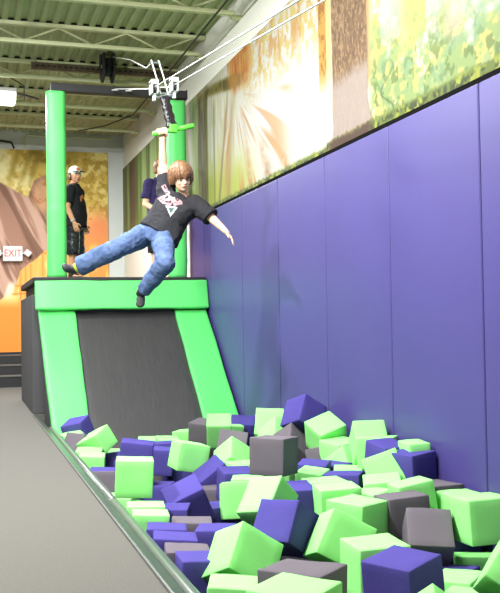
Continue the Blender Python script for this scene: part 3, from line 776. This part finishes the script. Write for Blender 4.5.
# ================================================================== ZIP LINE
# two wires from the beam down to the trolley and on over the pit
PL = V((1.515, 7.45, 3.03)); PR = V((1.686, 7.45, 3.06))
def wire(a, p, fwd, label):
    a = V(a); f = V(fwd); d = (f - p); far = p + d * ((p.y - 0.5) / (p.y - f.y))
    w = obj('zip_line_wire', tube([a + V((0, -.06, 0)), p + V((0, .03, 0)), p + V((0, -.03, 0)), far], .005, 8), 'wire')
    tag(w, label, 'wire', 'zip line wires')
    for dy, s in ((-.10, 1), (-.28, .8)):
        bm = bmesh.new(); dd = (p - a).normalized(); c = a + dd * (-dy); x, y2, _ = frame_of(dd)
        R = .03 * s; pts = [c + dd * (math.cos(t) * R * 1.5) + V((1, 0, 0)) * (math.sin(t) * R) for t in np.linspace(0, 2 * math.pi, 13)]
        add_tube(bm, pts, .009, 8); obj('shackle', bm, 'steel', w, True)
    return w
wire((1.80, 11.36, 4.01), PL, (1.50, 3.947, 2.557), 'steel zip line wire passing the left trolley wheel, upper in the photo')
wire((1.97, 11.36, 4.01), PR, (1.69, 4.103, 2.628), 'steel zip line wire passing the right trolley wheel, lower in the photo')

tr = thing('zip_line_trolley', 'white wheeled zip line trolley with black sleeve and green handlebar', 'trolley', (1.6, 7.45, 3.04))
for c in (PL, PR):
    bm = bmesh.new()
    for s in (-1, 1): add_box(bm, c + V((s * .024 - .008, -.05, -.055)), c + V((s * .024 + .008, .05, .05)), .004)
    add_box(bm, c + V((-.032, -.055, .02)), c + V((.032, .05, .062)), .006)
    add_box(bm, c + V((-.012, -.02, -.11)), c + V((.012, .02, -.05)), .004)
    h = obj('pulley_housing', bm, 'steel', tr)
    bm = bmesh.new(); add_tube(bm, [c + V((-.015, 0, -.012)), c + V((-.004, 0, -.012)), c + V((.004, 0, -.012)), c + V((.015, 0, -.012))], [.034, .026, .026, .034], 18)
    obj('wheel', bm, 'dark', h)
    bm = bmesh.new(); add_tube(bm, [c + V((-.036, 0, -.012)), c + V((.036, 0, -.012))], .01, 8); obj('axle', bm, 'chrome', h)
bm = bmesh.new(); add_tube(bm, [PL + V((0, 0, -.08)), PR + V((0, 0, -.08))], .014, 10); add_tube(bm, [PL + V((.02, .02, -.04)), PR + V((-.02, .02, -.06))], .008, 8)
obj('crossbar', bm, 'chrome', tr)
for dx in (0, .062):
    a = V((1.505 + dx, 7.5, 3.28)); b = V((1.575 + dx * 1.05, 7.46, 2.98))
    obj('fork_rod', tube([a, a.lerp(b, .5) + V((.003, 0, 0)), b], .0065, 10), 'steel', tr)
obj('fork_pin', tube([(1.49, 7.5, 3.255), (1.585, 7.5, 3.262)], .008, 8), 'chrome', tr)
bm = bmesh.new(); a = V((1.603, 7.45, 2.965)); b = V((1.66, 7.43, 2.70)); N = 14; rings = []
dd = (b - a).normalized(); xx = V((dd.z, 0, -dd.x)).normalized(); yy2 = dd.cross(xx)
for i in range(N):
    c = a.lerp(b, i / (N - 1)); w = .04 + .005 * math.sin(i * 1.7) + .006 * (i / N); dpt = .022
    rings.append([bm.verts.new(c + xx * (w * math.cos(t)) + yy2 * (dpt * math.sin(t))) for t in np.linspace(0, 2 * math.pi, 16, endpoint=False)])
for p_, q_ in zip(rings, rings[1:]):
    for k in range(16): bm.faces.new((p_[k], p_[(k + 1) % 16], q_[(k + 1) % 16], q_[k]))
bm.faces.new(rings[0][::-1]); bm.faces.new(rings[-1]); bmesh.ops.recalc_face_normals(bm, faces=bm.faces)
obj('sleeve', bm, 'tape', tr, True)
BL = V((1.497, 7.42, 2.636)); BR = V((1.84, 7.42, 2.721))
hbx = obj('handlebar', tube([BL, BL.lerp(BR, .5), BR], .0165, 14), 'bar', tr, True)
for t0, t1 in ((-.01, .34), (.66, 1.01)):
    obj('grip', tube([BL.lerp(BR, t0), BL.lerp(BR, t0 + .01), BL.lerp(BR, t1 - .01), BL.lerp(BR, t1)], [.017, .021, .021, .017], 14), 'bar', hbx, True)
obj('clamp', box((1.635, 7.395, 2.655), (1.70, 7.445, 2.725), .008), 'bar', hbx)
# thin return cord to the reel on the ceiling rail
tag(obj('return_cord', tube([(1.94, 12.40, 4.74), (1.75, 9.9, 3.98), (1.58, 8.1, 3.38), (1.51, 7.5, 3.262)], .005, 6), 'wire'),
    'thin pale return cord from ceiling reel to trolley fork', 'cord')
rl = thing('ceiling_rail', 'brown perforated steel rail hung above the crossbeam', 'rail', (1.7, 12.6, 4.55))
bm = bmesh.new(); add_box(bm, (.87, 12.56, 4.555), (2.9, 12.57, 4.64)); add_box(bm, (.87, 12.56, 4.635), (2.9, 12.64, 4.645)); add_box(bm, (.87, 12.56, 4.555), (2.9, 12.64, 4.563))
obj('channel', bm, 'rust', rl)
obj('slots', crenel(.92, 2.84, .075, .01, .055, 4.5885, 4.590, 4.608, 12.553, 12.561), 'black', rl)
for xx_ in (.95, 2.2): obj('hanger', tube([(xx_, 12.62, 4.63), (xx_, 12.86, 4.74)], .01, 8), 'dark', rl)
re_ = thing('cable_reel', 'black two flanged cable reel hanging on the brown rail', 'reel', (1.9, 12.45, 4.6))
def disc(xa, xb, r, n=40, rim=.01):
    bm = bmesh.new(); add_tube(bm, [(xa, 12.45, 4.605), (xa + .004, 12.45, 4.605), (xb - .004, 12.45, 4.605), (xb, 12.45, 4.605)], [r - rim, r, r, r - rim], n); return bm
obj('flange', disc(1.805, 1.835, .215), 'black', re_, False); obj('flange', disc(1.94, 1.97, .215), 'black', re_, False)
obj('drum', disc(1.835, 1.94, .13), 'dark', re_, True)
obj('hub', disc(1.79, 1.985, .04), 'chrome', re_, True)
for xb in (1.785, 1.975): obj('bracket', box((xb, 12.42, 4.55), (xb + .015, 12.55, 4.86), .004), 'dark', re_)

# ================================================================== SWINGING CHILD
J = {k: V(v) for k, v in JOINTS.items()}
def basis(fwd, upish):
    f = V(fwd).normalized(); u = V(upish); u = (u - f * u.dot(f)).normalized(); r = u.cross(f).normalized()  # r: person's left when f faces the viewer
    return r, f, u

def head_prims(c, R, F, U, s=1.0, ears=True):
    c = V(c); B = Matrix((R, F, U)).transposed()
    def L(x, y, z): return c + (R * x + F * y + U * z) * s
    pr = [ell_(L(0, -.012, .022), .069 * s, .086 * s, .086 * s, B), ell_(L(0, .022, -.03), .056 * s, .062 * s, .072 * s, B),
          ell_(L(0, .048, -.076), .026 * s, .024 * s, .02 * s, B), cap_(L(0, .078, .0), .008 * s, L(0, .094, -.03), .0125 * s),
          ell_(L(.03, .058, -.028), .022 * s, .02 * s, .022 * s, B), ell_(L(-.03, .058, -.028), .022 * s, .02 * s, .022 * s, B),
          cap_(L(-.012, .078, -.056), .0075 * s, L(.012, .078, -.056), .0075 * s),
          cap_(L(-.03, .07, .018), .011 * s, L(.03, .07, .018), .011 * s)]
    if ears:
        for q in (-1, 1): pr.append(ell_(L(q * .069, -.008, -.012), .01 * s, .02 * s, .03 * s, B))
    return pr, L

def face_bits(parent, L, s=1.0, R=None, F=None, U=None):
    B = Matrix((R, F, U)).transposed()
    for q in (-1, 1):
        bm = bmesh.new(); hull(bm, ell_(L(q * .029, .0765, -.004), .0145 * s, .006 * s, .0068 * s, B)[1]); e = obj('eye', bm, 'eyew', parent, True)
        bm = bmesh.new(); hull(bm, ell_(L(q * .029, .0815, -.004), .0066 * s, .003 * s, .0066 * s, B)[1]); obj('iris', bm, 'eye', e, True)
        obj('eyebrow', tube([L(q * .014, .084, .014), L(q * .03, .0825, .019), L(q * .045, .072, .014)], [.003 * s, .0042 * s, .002 * s], 6), 'brow', parent, True)
    obj('mouth', tube([L(-.02, .0815, -.0555), L(-.008, .0872, -.0535), L(.008, .0872, -.0535), L(.02, .0815, -.0555)], [.002 * s, .0045 * s, .0045 * s, .002 * s], 8), 'lip', parent, True)

def hand_prims(w, d, nrm, side, s=1.0, curl=.25, spread=.22):
    """open hand: w wrist, d pointing to the fingers, nrm out of the back of the hand, side towards the thumb"""
    w = V(w); d = V(d).normalized(); nrm = V(nrm); nrm = (nrm - d * nrm.dot(d)).normalized(); sd = V(side); sd = (sd - d * sd.dot(d) - nrm * sd.dot(nrm)).normalized()
    pr = [cap_(w, .019 * s, w + d * .02 * s, .02 * s)]
    for t in (-.024, -.008, .008, .024): pr.append(cap_(w + d * .012 * s + sd * t * .6 * s, .0125 * s, w + d * .066 * s + sd * t * s, .0105 * s))
    for t, ln in ((.026, .058), (.0088, .066), (-.0088, .061), (-.026, .047)):
        a = w + d * .068 * s + sd * t * s; dd = (d + sd * t / .026 * spread).normalized(); b = a
        seg = (.45, .32, .26); an = curl; rr = .0082
        for q in seg:
            dd2 = (dd * math.cos(an) - nrm * math.sin(an)).normalized(); c = b + dd2 * ln * q * s
            pr.append(cap_(b, rr * s, c, (rr - .0008) * s)); b = c; an += curl * .9; rr -= .0008
    a = w + d * .02 * s + sd * .022 * s; b = a + (d * .55 + sd * .8 - nrm * .15).normalized() * .034 * s; c = b + (d * .9 + sd * .4 - nrm * .2).normalized() * .028 * s
    pr += [cap_(a, .0125 * s, b, .0098 * s), cap_(b, .0098 * s, c, .008 * s)]
    return pr

hd = J['head']; F = V((.10, -.97, -.16)); Rr, Ff, Uu = basis(F, V((-.10, -.1, 1)))
hp, HL = head_prims(hd, Rr, Ff, Uu, 1.06)
D = (J['pelvis'] - J['neck']).normalized(); Lx = (J['shL'] - J['shR']); Lx = (Lx - D * Lx.dot(D)).normalized(); Fx = D.cross(Lx).normalized()
if Fx.y > 0: Fx = -Fx
TL = (J['pelvis'] - J['neck']).length
shm = (J['shL'] + J['shR']) / 2
# grip fist on the bar
ax = (BR - BL).normalized(); up = ax.cross(V((0, 1, 0))).normalized(); up = up if up.z > 0 else -up; bk = V((0, 1, 0))
gc = BL + ax * ((J['grip'] - BL).dot(ax)); fist = []
for i, t in enumerate((-.033, -.011, .011, .032)):
    c = gc + ax * t; r = .0285; pts = [c + (bk * math.cos(a) + up * math.sin(a)) * r for a in (-.7, .3, 1.2, 2.1, 3.0, 3.7)]
    if i in (0, 3): pts = pts[:-1] + [pts[-1]]
    for a, b in zip(pts, pts[1:]): fist.append(cap_(a, .0092, b, .0086))
for t in (-.03, -.01, .01, .03): fist.append(cap_(gc + ax * t + bk * .027 - up * .008, .0125, J['wristR'] + V((0, .012, .01)) + ax * t * .5, .014))
tb = gc + ax * .03 + bk * .012 - up * .03
fist += [cap_(tb, .012, gc + ax * .03 - bk * .02 - up * .028, .0105), cap_(gc + ax * .03 - bk * .02 - up * .028, .0105, gc + ax * .012 - bk * .031 - up * .008, .009)]
wl = J['wrL']; hdir = (J['tipL'] - wl).normalized()
body = hp + [cap_(J['neck'] - D * .02 + V((0, .01, 0)), .045, HL(0, -.01, -.06), .043),
    cap_(J['shR'], .05, J['elbowR'], .037), cap_(J['elbowR'], .037, J['wristR'], .0235), cap_(J['wristR'], .022, gc - up * .04 + bk * .018, .02),
    cap_(J['shL'], .048, J['elbL'], .036), cap_(J['elbL'], .0365, wl, .0225),
    loft_([(J['neck'] + D * .03, Lx, Fx, .07, .05), (shm + D * .06, Lx, Fx, .125, .08), (J['neck'] + D * TL * .6, Lx, Fx, .12, .085), (J['pelvis'] + D * .02, Lx, Fx, .13, .09)]),
    cap_(J['hipR'], .07, J['knR'], .045), cap_(J['knR'], .045, J['anR'], .03), cap_(J['hipL'], .07, J['knL'], .045), cap_(J['knL'], .045, J['anL'], .03),
    ] + fist + \
    hand_prims(wl, hdir, V((.5, -.2, .8)), V((-.5, -.6, -.3)), 1.0, .22, .3)
kid = obj('person', remesh('person', body, .004, 3), 'skin'); tag(kid, 'child swinging from the green handlebar in charcoal tee and blue jeans', 'person')
face_bits(kid, HL, 1.06, Rr, Ff, Uu)
# mop of hair: strands from the crown down all round, long fringe in front
hpz = []
rnd = random.Random(5)
for k in range(150):
    a = 2 * math.pi * k / 150 * 1.0 + rnd.uniform(-.05, .05)   # 0 = front
    fr = math.cos(a)
    end = -.2 if fr > .55 else (-.85 if fr > -.2 else -1.15)
    if .3 < fr <= .55: end = -.55
    end += rnd.uniform(-.22, .16); lay = rnd.uniform(.98, 1.17)
    pts = []
    for j in range(7):
        t = j / 6; el = math.pi / 2 - t * (math.pi / 2 - end * .75)
        el = math.pi / 2 + (end * .62 - math.pi / 2) * t
        sw = a + .25 * t * math.sin(k * 1.3)
        rx, ry, rz = .082 * lay, .098 * lay, .098 * lay
        x_, y_, z_ = math.sin(sw) * math.cos(el) * rx, math.cos(sw) * math.cos(el) * ry - .012, math.sin(el) * rz + .024
        if el < 0: # hang down
            x_, y_, z_ = math.sin(sw) * rx * (1 - .05 * abs(el)), math.cos(sw) * ry - .012, .024 + rz * el * .95
        pts.append(HL(x_, y_, z_))
    for j in range(6): hpz.append(cap_(pts[j], .010 if j else .012, pts[j + 1], .0095 if j < 5 else .004))
obj('hair', remesh('hair', hpz, .0045, 1), 'hair', kid)

# tee shirt
hem = J['pelvis'] - D * .03
shirt = [loft_([(J['neck'] - D * .0, Lx, Fx, .062, .056), (J['neck'] + D * .025, Lx, Fx, .10, .068), (shm + D * .03, Lx, Fx, .155, .092), (shm + D * .10, Lx, Fx, .172, .108),
                (J['neck'] + D * TL * .62, Lx, Fx, .166, .112), (hem - D * .04 + Lx * .012, Lx, Fx, .172, .118), (hem + D * .035 + Lx * .02, Lx, Fx, .184, .124)], 32, 2.3),
         cap_(J['shR'] + D * .03, .082, J['shR'].lerp(J['elbowR'], .30), .072), cone_(J['shR'].lerp(J['elbowR'], .1), .078, J['shR'].lerp(J['elbowR'], .62), .067),
         cap_(J['shL'] + D * .02 - Lx * .02, .08, J['shL'].lerp(J['elbL'], .3), .072), cone_(J['shL'].lerp(J['elbL'], .2), .074, J['shL'].lerp(J['elbL'], .86), .078)]
f1 = folds(.010, 9, 2); 
me = remesh('tee_shirt', shirt, .006, 3, f1)
PRN = {k: [V((a, b)) for a, b in v] for k, v in PRINT.items()}
def inside(p, poly):
    c = False; j = len(poly) - 1
    for i in range(len(poly)):
        a, b = poly[i], poly[j]
        if (a.y > p.y) != (b.y > p.y) and p.x < (b.x - a.x) * (p.y - a.y) / (b.y - a.y) + a.x: c = not c
        j = i
    return c
tee = obj('tee_shirt', me, ['tee', 'p_pink', 'p_white', 'p_green'], kid)
for p_ in me.polygons:
    if p_.normal.y > -.2 or p_.center.y > 7.42: continue
    q_ = V((p_.center.x, p_.center.z)); nz = mnoise.noise(p_.center * 45)
    if inside(q_, PRN['tri']): p_.material_index = 3 if inside(q_, PRN['tri2']) else 2
    elif inside(q_, PRN['white']) and nz > 0: p_.material_index = 2
    elif (inside(q_, PRN['pink1']) or inside(q_, PRN['pink2'])) and nz > -.25: p_.material_index = 1
# jeans
def toward(a, b, t): return a.lerp(b, t)
jn = [loft_([(J['pelvis'] - D * .05, Lx, Fx, .135, .10), (J['pelvis'] + D * .03, Lx, Fx, .15, .108), (J['pelvis'] + D * .10, Lx, Fx, .135, .10)], 28, 2.2),
      cap_(J['hipR'], .094, J['knR'], .078), cone_(J['knR'], .079, J['anR'].lerp(J['knR'], -.02), .074), cap_(J['knR'], .078, J['knR'].lerp(J['anR'], .5), .077),
      cap_(J['hipL'], .094, J['knL'], .077), cone_(J['knL'], .077, J['anL'].lerp(J['knL'], .02), .058), cap_(J['knL'], .078, J['knL'].lerp(J['anL'], .5), .07)]
f2 = folds(.009, 10, 5)
obj('jeans', remesh('jeans', jn, .006, 3, f2), 'denim', kid)
obj('belt_line', remesh('belt_line', [loft_([(J['pelvis'] - D * .052, Lx, Fx, .139, .104), (J['pelvis'] - D * .028, Lx, Fx, .146, .108)], 28, 2.2)], .006, 1), 'denim_d', kid)
# socks and shoes
def shoe(an, toe, upv, m, nm, s=1.0):
    d = (toe - an).normalized(); u = V(upv); u = (u - d * u.dot(d)).normalized(); sd = d.cross(u)
    B = Matrix((sd, d, u)).transposed(); base = an - u * .0
    return obj(nm, remesh(nm, [ell_(base - d * .03 * s - u * .02 * s, .036 * s, .05 * s, .04 * s, B), ell_(base + d * .05 * s - u * .028 * s, .04 * s, .075 * s, .03 * s, B),
        ell_(base + d * .11 * s - u * .034 * s, .041 * s, .055 * s, .025 * s, B), cap_(an + u * .02 * s, .036 * s, an - u * .02 * s, .036 * s)], .005, 2), m, kid)
dR = (J['anR'] - J['knR']).normalized(); dL = (J['anL'] - J['knL']).normalized()
sk = obj('sock', tube([J['anR'] - dR * .03, J['anR'] + dR * .012, J['anR'] + dR * .04], [.04, .042, .04], 16), 'sock', kid, True)
shoe(J['anR'] + dR * .055, J['anR'] + dR * .055 + V((-.05, -.10, .015)), -dR, 'shoe', 'shoe', .95)
obj('sock', tube([J['anL'] - dL * .05, J['anL'] + dL * .012, J['anL'] + dL * .05], [.042, .04, .036], 16), 'shoe_k', kid, True)
shoe(J['anL'] + dL * .03, J['toeL'], V((-.2, -.9, .3)), 'shoe_k', 'shoe', .92)

# ================================================================== STANDING CHILDREN
def stander(name_label, loc, yaw, s, m, head_yaw, cap, shirt_m, short_m, shorts=True, armbend=.0):
    Rz = Matrix.Rotation(yaw, 3, 'Z'); base = V(loc)
    def P(x, y, z): return base + Rz @ V((x, y, z)) * s       # x: person's left, y: back, z up; faces -y
    R3 = Rz @ V((1, 0, 0)); F3 = Rz @ V((0, -1, 0)); U3 = V((0, 0, 1))
    Hy = Matrix.Rotation(yaw + head_yaw, 3, 'Z'); hr, hf = Hy @ V((1, 0, 0)), Hy @ V((0, -1, 0)); hu = V((0, 0, 1))
    hf2 = (hf + V((0, 0, -.05))).normalized(); hr2, hf2, hu2 = basis(hf2, hu)
    hp, L = head_prims(P(0, -.015, 1.375), hr2, hf2, hu2, s * 1.02)
    pr = hp + [cap_(P(0, .01, 1.22), .05 * s, P(0, -.005, 1.32), .046 * s),
        loft_([(P(0, 0, 1.25), R3, -F3, .06 * s, .05 * s), (P(0, 0, 1.19), R3, -F3, .14 * s, .08 * s), (P(0, 0, 1.0), R3, -F3, .135 * s, .10 * s), (P(0, -.01, .85), R3, -F3, .14 * s, .105 * s), (P(0, 0, .72), R3, -F3, .145 * s, .10 * s)])]
    hands = []
    for q in (-1, 1):
        sh, el, wr = P(q * .155, 0, 1.17), P(q * .195, .02 - armbend * .0, .93), P(q * .19, -.07, .735)
        if armbend: wr = P(q * .10, -.20, .80)
        pr += [cap_(sh, .05 * s, el, .039 * s), cap_(el, .039 * s, wr, .026 * s)]
        pr += hand_prims(wr, (wr - el).normalized() + V((0, 0, -.3)), R3 * q + V((0, 0, .1)), F3, s * 1.02, .3, .1)
        pr += [cap_(P(q * .075, 0, .74), .075 * s, P(q * .085, 0, .41), .052 * s), cap_(P(q * .085, 0, .41), .052 * s, P(q * .09, .01, .08), .034 * s), cap_(P(q * .09, .02, .05), .034 * s, P(q * .095, -.11, .035), .03 * s)]
        hands.append((el, wr))
    k = obj('person', remesh('person', pr, .005, 2), m)
    tag(k, name_label, 'person')
    face_bits(k, L, s * 1.02, hr2, hf2, hu2)
    st = [loft_([(P(0, 0, 1.265), R3, -F3, .065 * s, .06 * s), (P(0, 0, 1.235), R3, -F3, .11 * s, .075 * s), (P(0, 0, 1.17), R3, -F3, .165 * s, .10 * s), (P(0, -.01, 1.0), R3, -F3, .165 * s, .125 * s), (P(0, -.02, .85), R3, -F3, .17 * s, .135 * s), (P(0, -.01, .70), R3, -F3, .178 * s, .14 * s)], 30, 2.3)]
    for q in (-1, 1):
        sh, el = P(q * .155, 0, 1.17), P(q * .195, .02, .93)
        st += [cap_(sh, .07 * s, sh.lerp(el, .4), .066 * s), cone_(sh, .07 * s, sh.lerp(el, .72), .068 * s)]
    me = remesh('tee_shirt', st, .007, 3, folds(.007, 9, s * 9)); t_ = obj('tee_shirt', me, [shirt_m, 'p_orange' if cap else 'p_white'], k)
    for p_ in me.polygons:
        q_ = Rz.inverted() @ (p_.center - base) / s; nq = Rz.inverted() @ p_.normal
        if cap and nq.y < -.2 and abs(q_.x - .01) < .10 and 1.02 < q_.z < 1.13 and abs(math.hypot(q_.x - .0, q_.z - 1.0) - .095) < .022: p_.material_index = 1
        if not cap and nq.y < -.1 and .02 < abs(q_.x) < .12 and 1.0 < q_.z < 1.1 and mnoise.noise(p_.center * 22) > .12: p_.material_index = 1
    sh_ = [loft_([(P(0, 0, .80), R3, -F3, .15 * s, .115 * s), (P(0, 0, .66), R3, -F3, .165 * s, .125 * s)], 26, 2.3)]
    for q in (-1, 1): sh_ += [cone_(P(q * .08, 0, .72), .094 * s, P(q * .09, -.005, .34 if shorts else .1), .086 * s if shorts else .06 * s)]
    obj('shorts', remesh('shorts', sh_, .007, 2, folds(.008, 10, 3)), short_m, k)
    for q in (-1, 1):
        d = F3; B = Matrix((R3, -F3, U3)).transposed()
        obj('shoe', remesh('shoe', [ell_(P(q * .092, -.04, .032), .042 * s, .115 * s, .034 * s, B), cap_(P(q * .09, .015, .05), .042 * s, P(q * .09, .015, .085), .04 * s), ell_(P(q * .093, -.10, .03), .044 * s, .06 * s, .03 * s, B)], .006, 2), 'shoe_k', k)
    if cap:
        B = Matrix((hr2, hf2, hu2)).transposed()
        cp = obj('cap', remesh('cap', [ell_(L(0, -.012, .045), .082 * s, .098 * s, .082 * s, B), cone_(L(0, -.012, .03), .083 * s, L(0, -.012, .05), .083 * s)], .005, 2), ['capw', 'black'], k)
        for p_ in cp.data.polygons:
            q_ = p_.center - L(0, -.012, .045)
            if q_.dot(hf2) < -.005 * s: p_.material_index = 1 if q_.dot(hf2) < -.03 * s and False else 0
        brim = []
        for xx_ in np.linspace(-.062, .062, 9):
            brim.append(cap_(L(xx_, .05, .05), .005 * s, L(xx_ * 1.02, .175 - 9 * xx_ * xx_, .042 - 3.2 * xx_ * xx_), .005 * s))
        obj('brim', remesh('brim', brim, .005, 1), 'black', cp)
        obj('emblem', remesh('emblem', [ell_(L(0, .078, .075), .026 * s, .012 * s, .022 * s, B)], .004, 1), 'p_orange', cp)
        hb_ = [ell_(L(0, -.02, .0), .078 * s, .09 * s, .06 * s, B)]
        hb_ = [cap_(L(math.sin(a) * .071, math.cos(a) * .085 - .012, .03), .009 * s, L(math.sin(a) * .069, math.cos(a) * .083 - .012, -.03 - (.02 if abs(a) > 2 else 0)), .007 * s) for a in np.linspace(1.35, 2 * math.pi - 1.35, 26)]
        obj('hair', remesh('hair', hb_, .005, 1), 'hair_d', k)
        el, wr = hands[0] if True else hands[1]
        for q in (0, 1):
            el, wr = hands[q]
            if q == WRIST: obj('wristband', tube([wr.lerp(el, .10), wr.lerp(el, .2)], .032 * s, 16), 'p_white', k, True)
    else:
        hz = [ell_(L(0, -.02, .04), .079 * s, .095 * s, .085 * s, Matrix((hr2, hf2, hu2)).transposed())]
        hz += [cap_(L(math.sin(a) * .072, math.cos(a) * .085 - .012, .03), .012 * s, L(math.sin(a) * .071, math.cos(a) * .083 - .012, -.05), .008 * s) for a in np.linspace(1.2, 2 * math.pi - 1.2, 26)]
        hz += [cap_(L(x0_, .06, .085), .014 * s, L(x0_ * 1.2, .075, .045), .010 * s) for x0_ in np.linspace(-.05, .05, 9)]
        obj('hair', remesh('hair', hz, .005, 1), 'hair', k)
    return k
WRIST = 0
stander('child in white cap, black tee and shiny shorts standing by the left green post', (1.39, 12.2, 1.65), math.radians(62), 1.02, 'skin2', math.radians(-42), True, 'tee_b', 'shiny')
stander('child in navy tee waiting behind the raised arm of the swinging child', (2.57, 12.3, 1.65), math.radians(20), 1.13, 'skin', math.radians(-10), False, 'tee_n', 'tee_b', True, 1.0)

# ================================================================== FOAM PIT
NAMEC = {'g': 'green', 'b': 'blue', 'n': 'grey'}
def foam_mesh(s, seed):
    bm = bmesh.new(); bmesh.ops.create_cube(bm, size=1.0)
    rn = random.Random(seed)
    for v in bm.verts: v.co = V((v.co.x * s[0], v.co.y * s[1], v.co.z * s[2]))
    bmesh.ops.bevel(bm, geom=list(bm.edges), offset=.006, segments=2, affect='EDGES', profile=.5)
    big = [e for e in bm.edges if e.calc_length() > .1]
    bmesh.ops.subdivide_edges(bm, edges=big, cuts=5, use_grid_fill=True)
    off = V((seed * 1.37, seed * .71, seed * 2.9)); bm.normal_update()
    for v in bm.verts: v.co += v.normal * (.004 * mnoise.noise(v.co * 7 + off) + .0012 * mnoise.noise(v.co * 30 + off))
    return bm
for i, (key, (c, pos, q, s)) in enumerate(CUBES.items()):
    o = obj('foam_cube', foam_mesh(s, i), 'foam_' + c, None, True)
    o.rotation_mode = 'QUATERNION'; o.rotation_quaternion = q; o.location = pos
    tag(o, LABEL.get(key, NAMEC[c] + ' foam cube in the pit ' + key), 'foam cube', 'foam cubes filling the pit')

# ================================================================== CAMERA AND LIGHT
cam = bpy.data.cameras.new('camera'); co = bpy.data.objects.new('camera', cam); COL.objects.link(co)
cam.sensor_fit = 'HORIZONTAL'; cam.sensor_width = 36; cam.lens = 36 * 911.878 / 500; cam.clip_end = 100; cam.clip_start = .05
yaw, pitch, rollv = .302748, .0297475, -.0154782
f = V((math.sin(yaw) * math.cos(pitch), math.cos(yaw) * math.cos(pitch), math.sin(pitch))); r = V((math.cos(yaw), -math.sin(yaw), 0)); u = r.cross(f)
r2 = r * math.cos(rollv) + u * math.sin(rollv); u2 = u * math.cos(rollv) - r * math.sin(rollv)
mw = Matrix((r2, u2, -f)).transposed().to_4x4(); mw.translation = V((0, 0, 1.05)); co.matrix_world = mw
SC.camera = co

def area(name, loc, tgt, size, power, col=(1, 1, 1)):
    l = bpy.data.lights.new(name, 'AREA'); l.shape = 'DISK'; l.size = size; l.energy = power; l.color = col
    o = bpy.data.objects.new(name, l); o.location = loc
    o.rotation_euler = (V(tgt) - V(loc)).to_track_quat('-Z', 'Y').to_euler(); COL.objects.link(o); return o
area('hall_lamp', (-2.3, 3.5, 4.4), (1.5, 7.3, 1.8), .4, 760)
area('hall_lamp', (.5, 5.4, 4.43), (.6, 5.4, 0), .9, 430)
area('hall_lamp', (.6, 7.9, 4.43), (.8, 7.9, 0), .9, 270)
area('hall_lamp', (-.4, 10.0, 4.43), (.6, 10.0, 0), .8, 260)
area('hall_lamp', (.42, 13.3, 4.2), (.5, 13.3, 0), .5, 330)
area('hall_lamp', (1.2, 15.0, 4.3), (1.2, 15.3, 0), .8, 190)
area('hall_lamp', (-2.5, 12.5, 4.35), (-2.5, 12.5, 0), .9, 240)
area('hall_lamp', (-1.0, 1.0, 4.42), (-.5, 1.3, 0), .9, 90)
w = bpy.data.worlds.new('hall air'); SC.world = w; w.use_nodes = True
w.node_tree.nodes['Background'].inputs['Color'].default_value = (.9, .95, 1, 1); w.node_tree.nodes['Background'].inputs['Strength'].default_value = .3
vs = SC.view_settings; vs.view_transform = 'Standard'; vs.look = 'None'; vs.exposure = -0.55; vs.gamma = 1.0; vs.use_curve_mapping = False
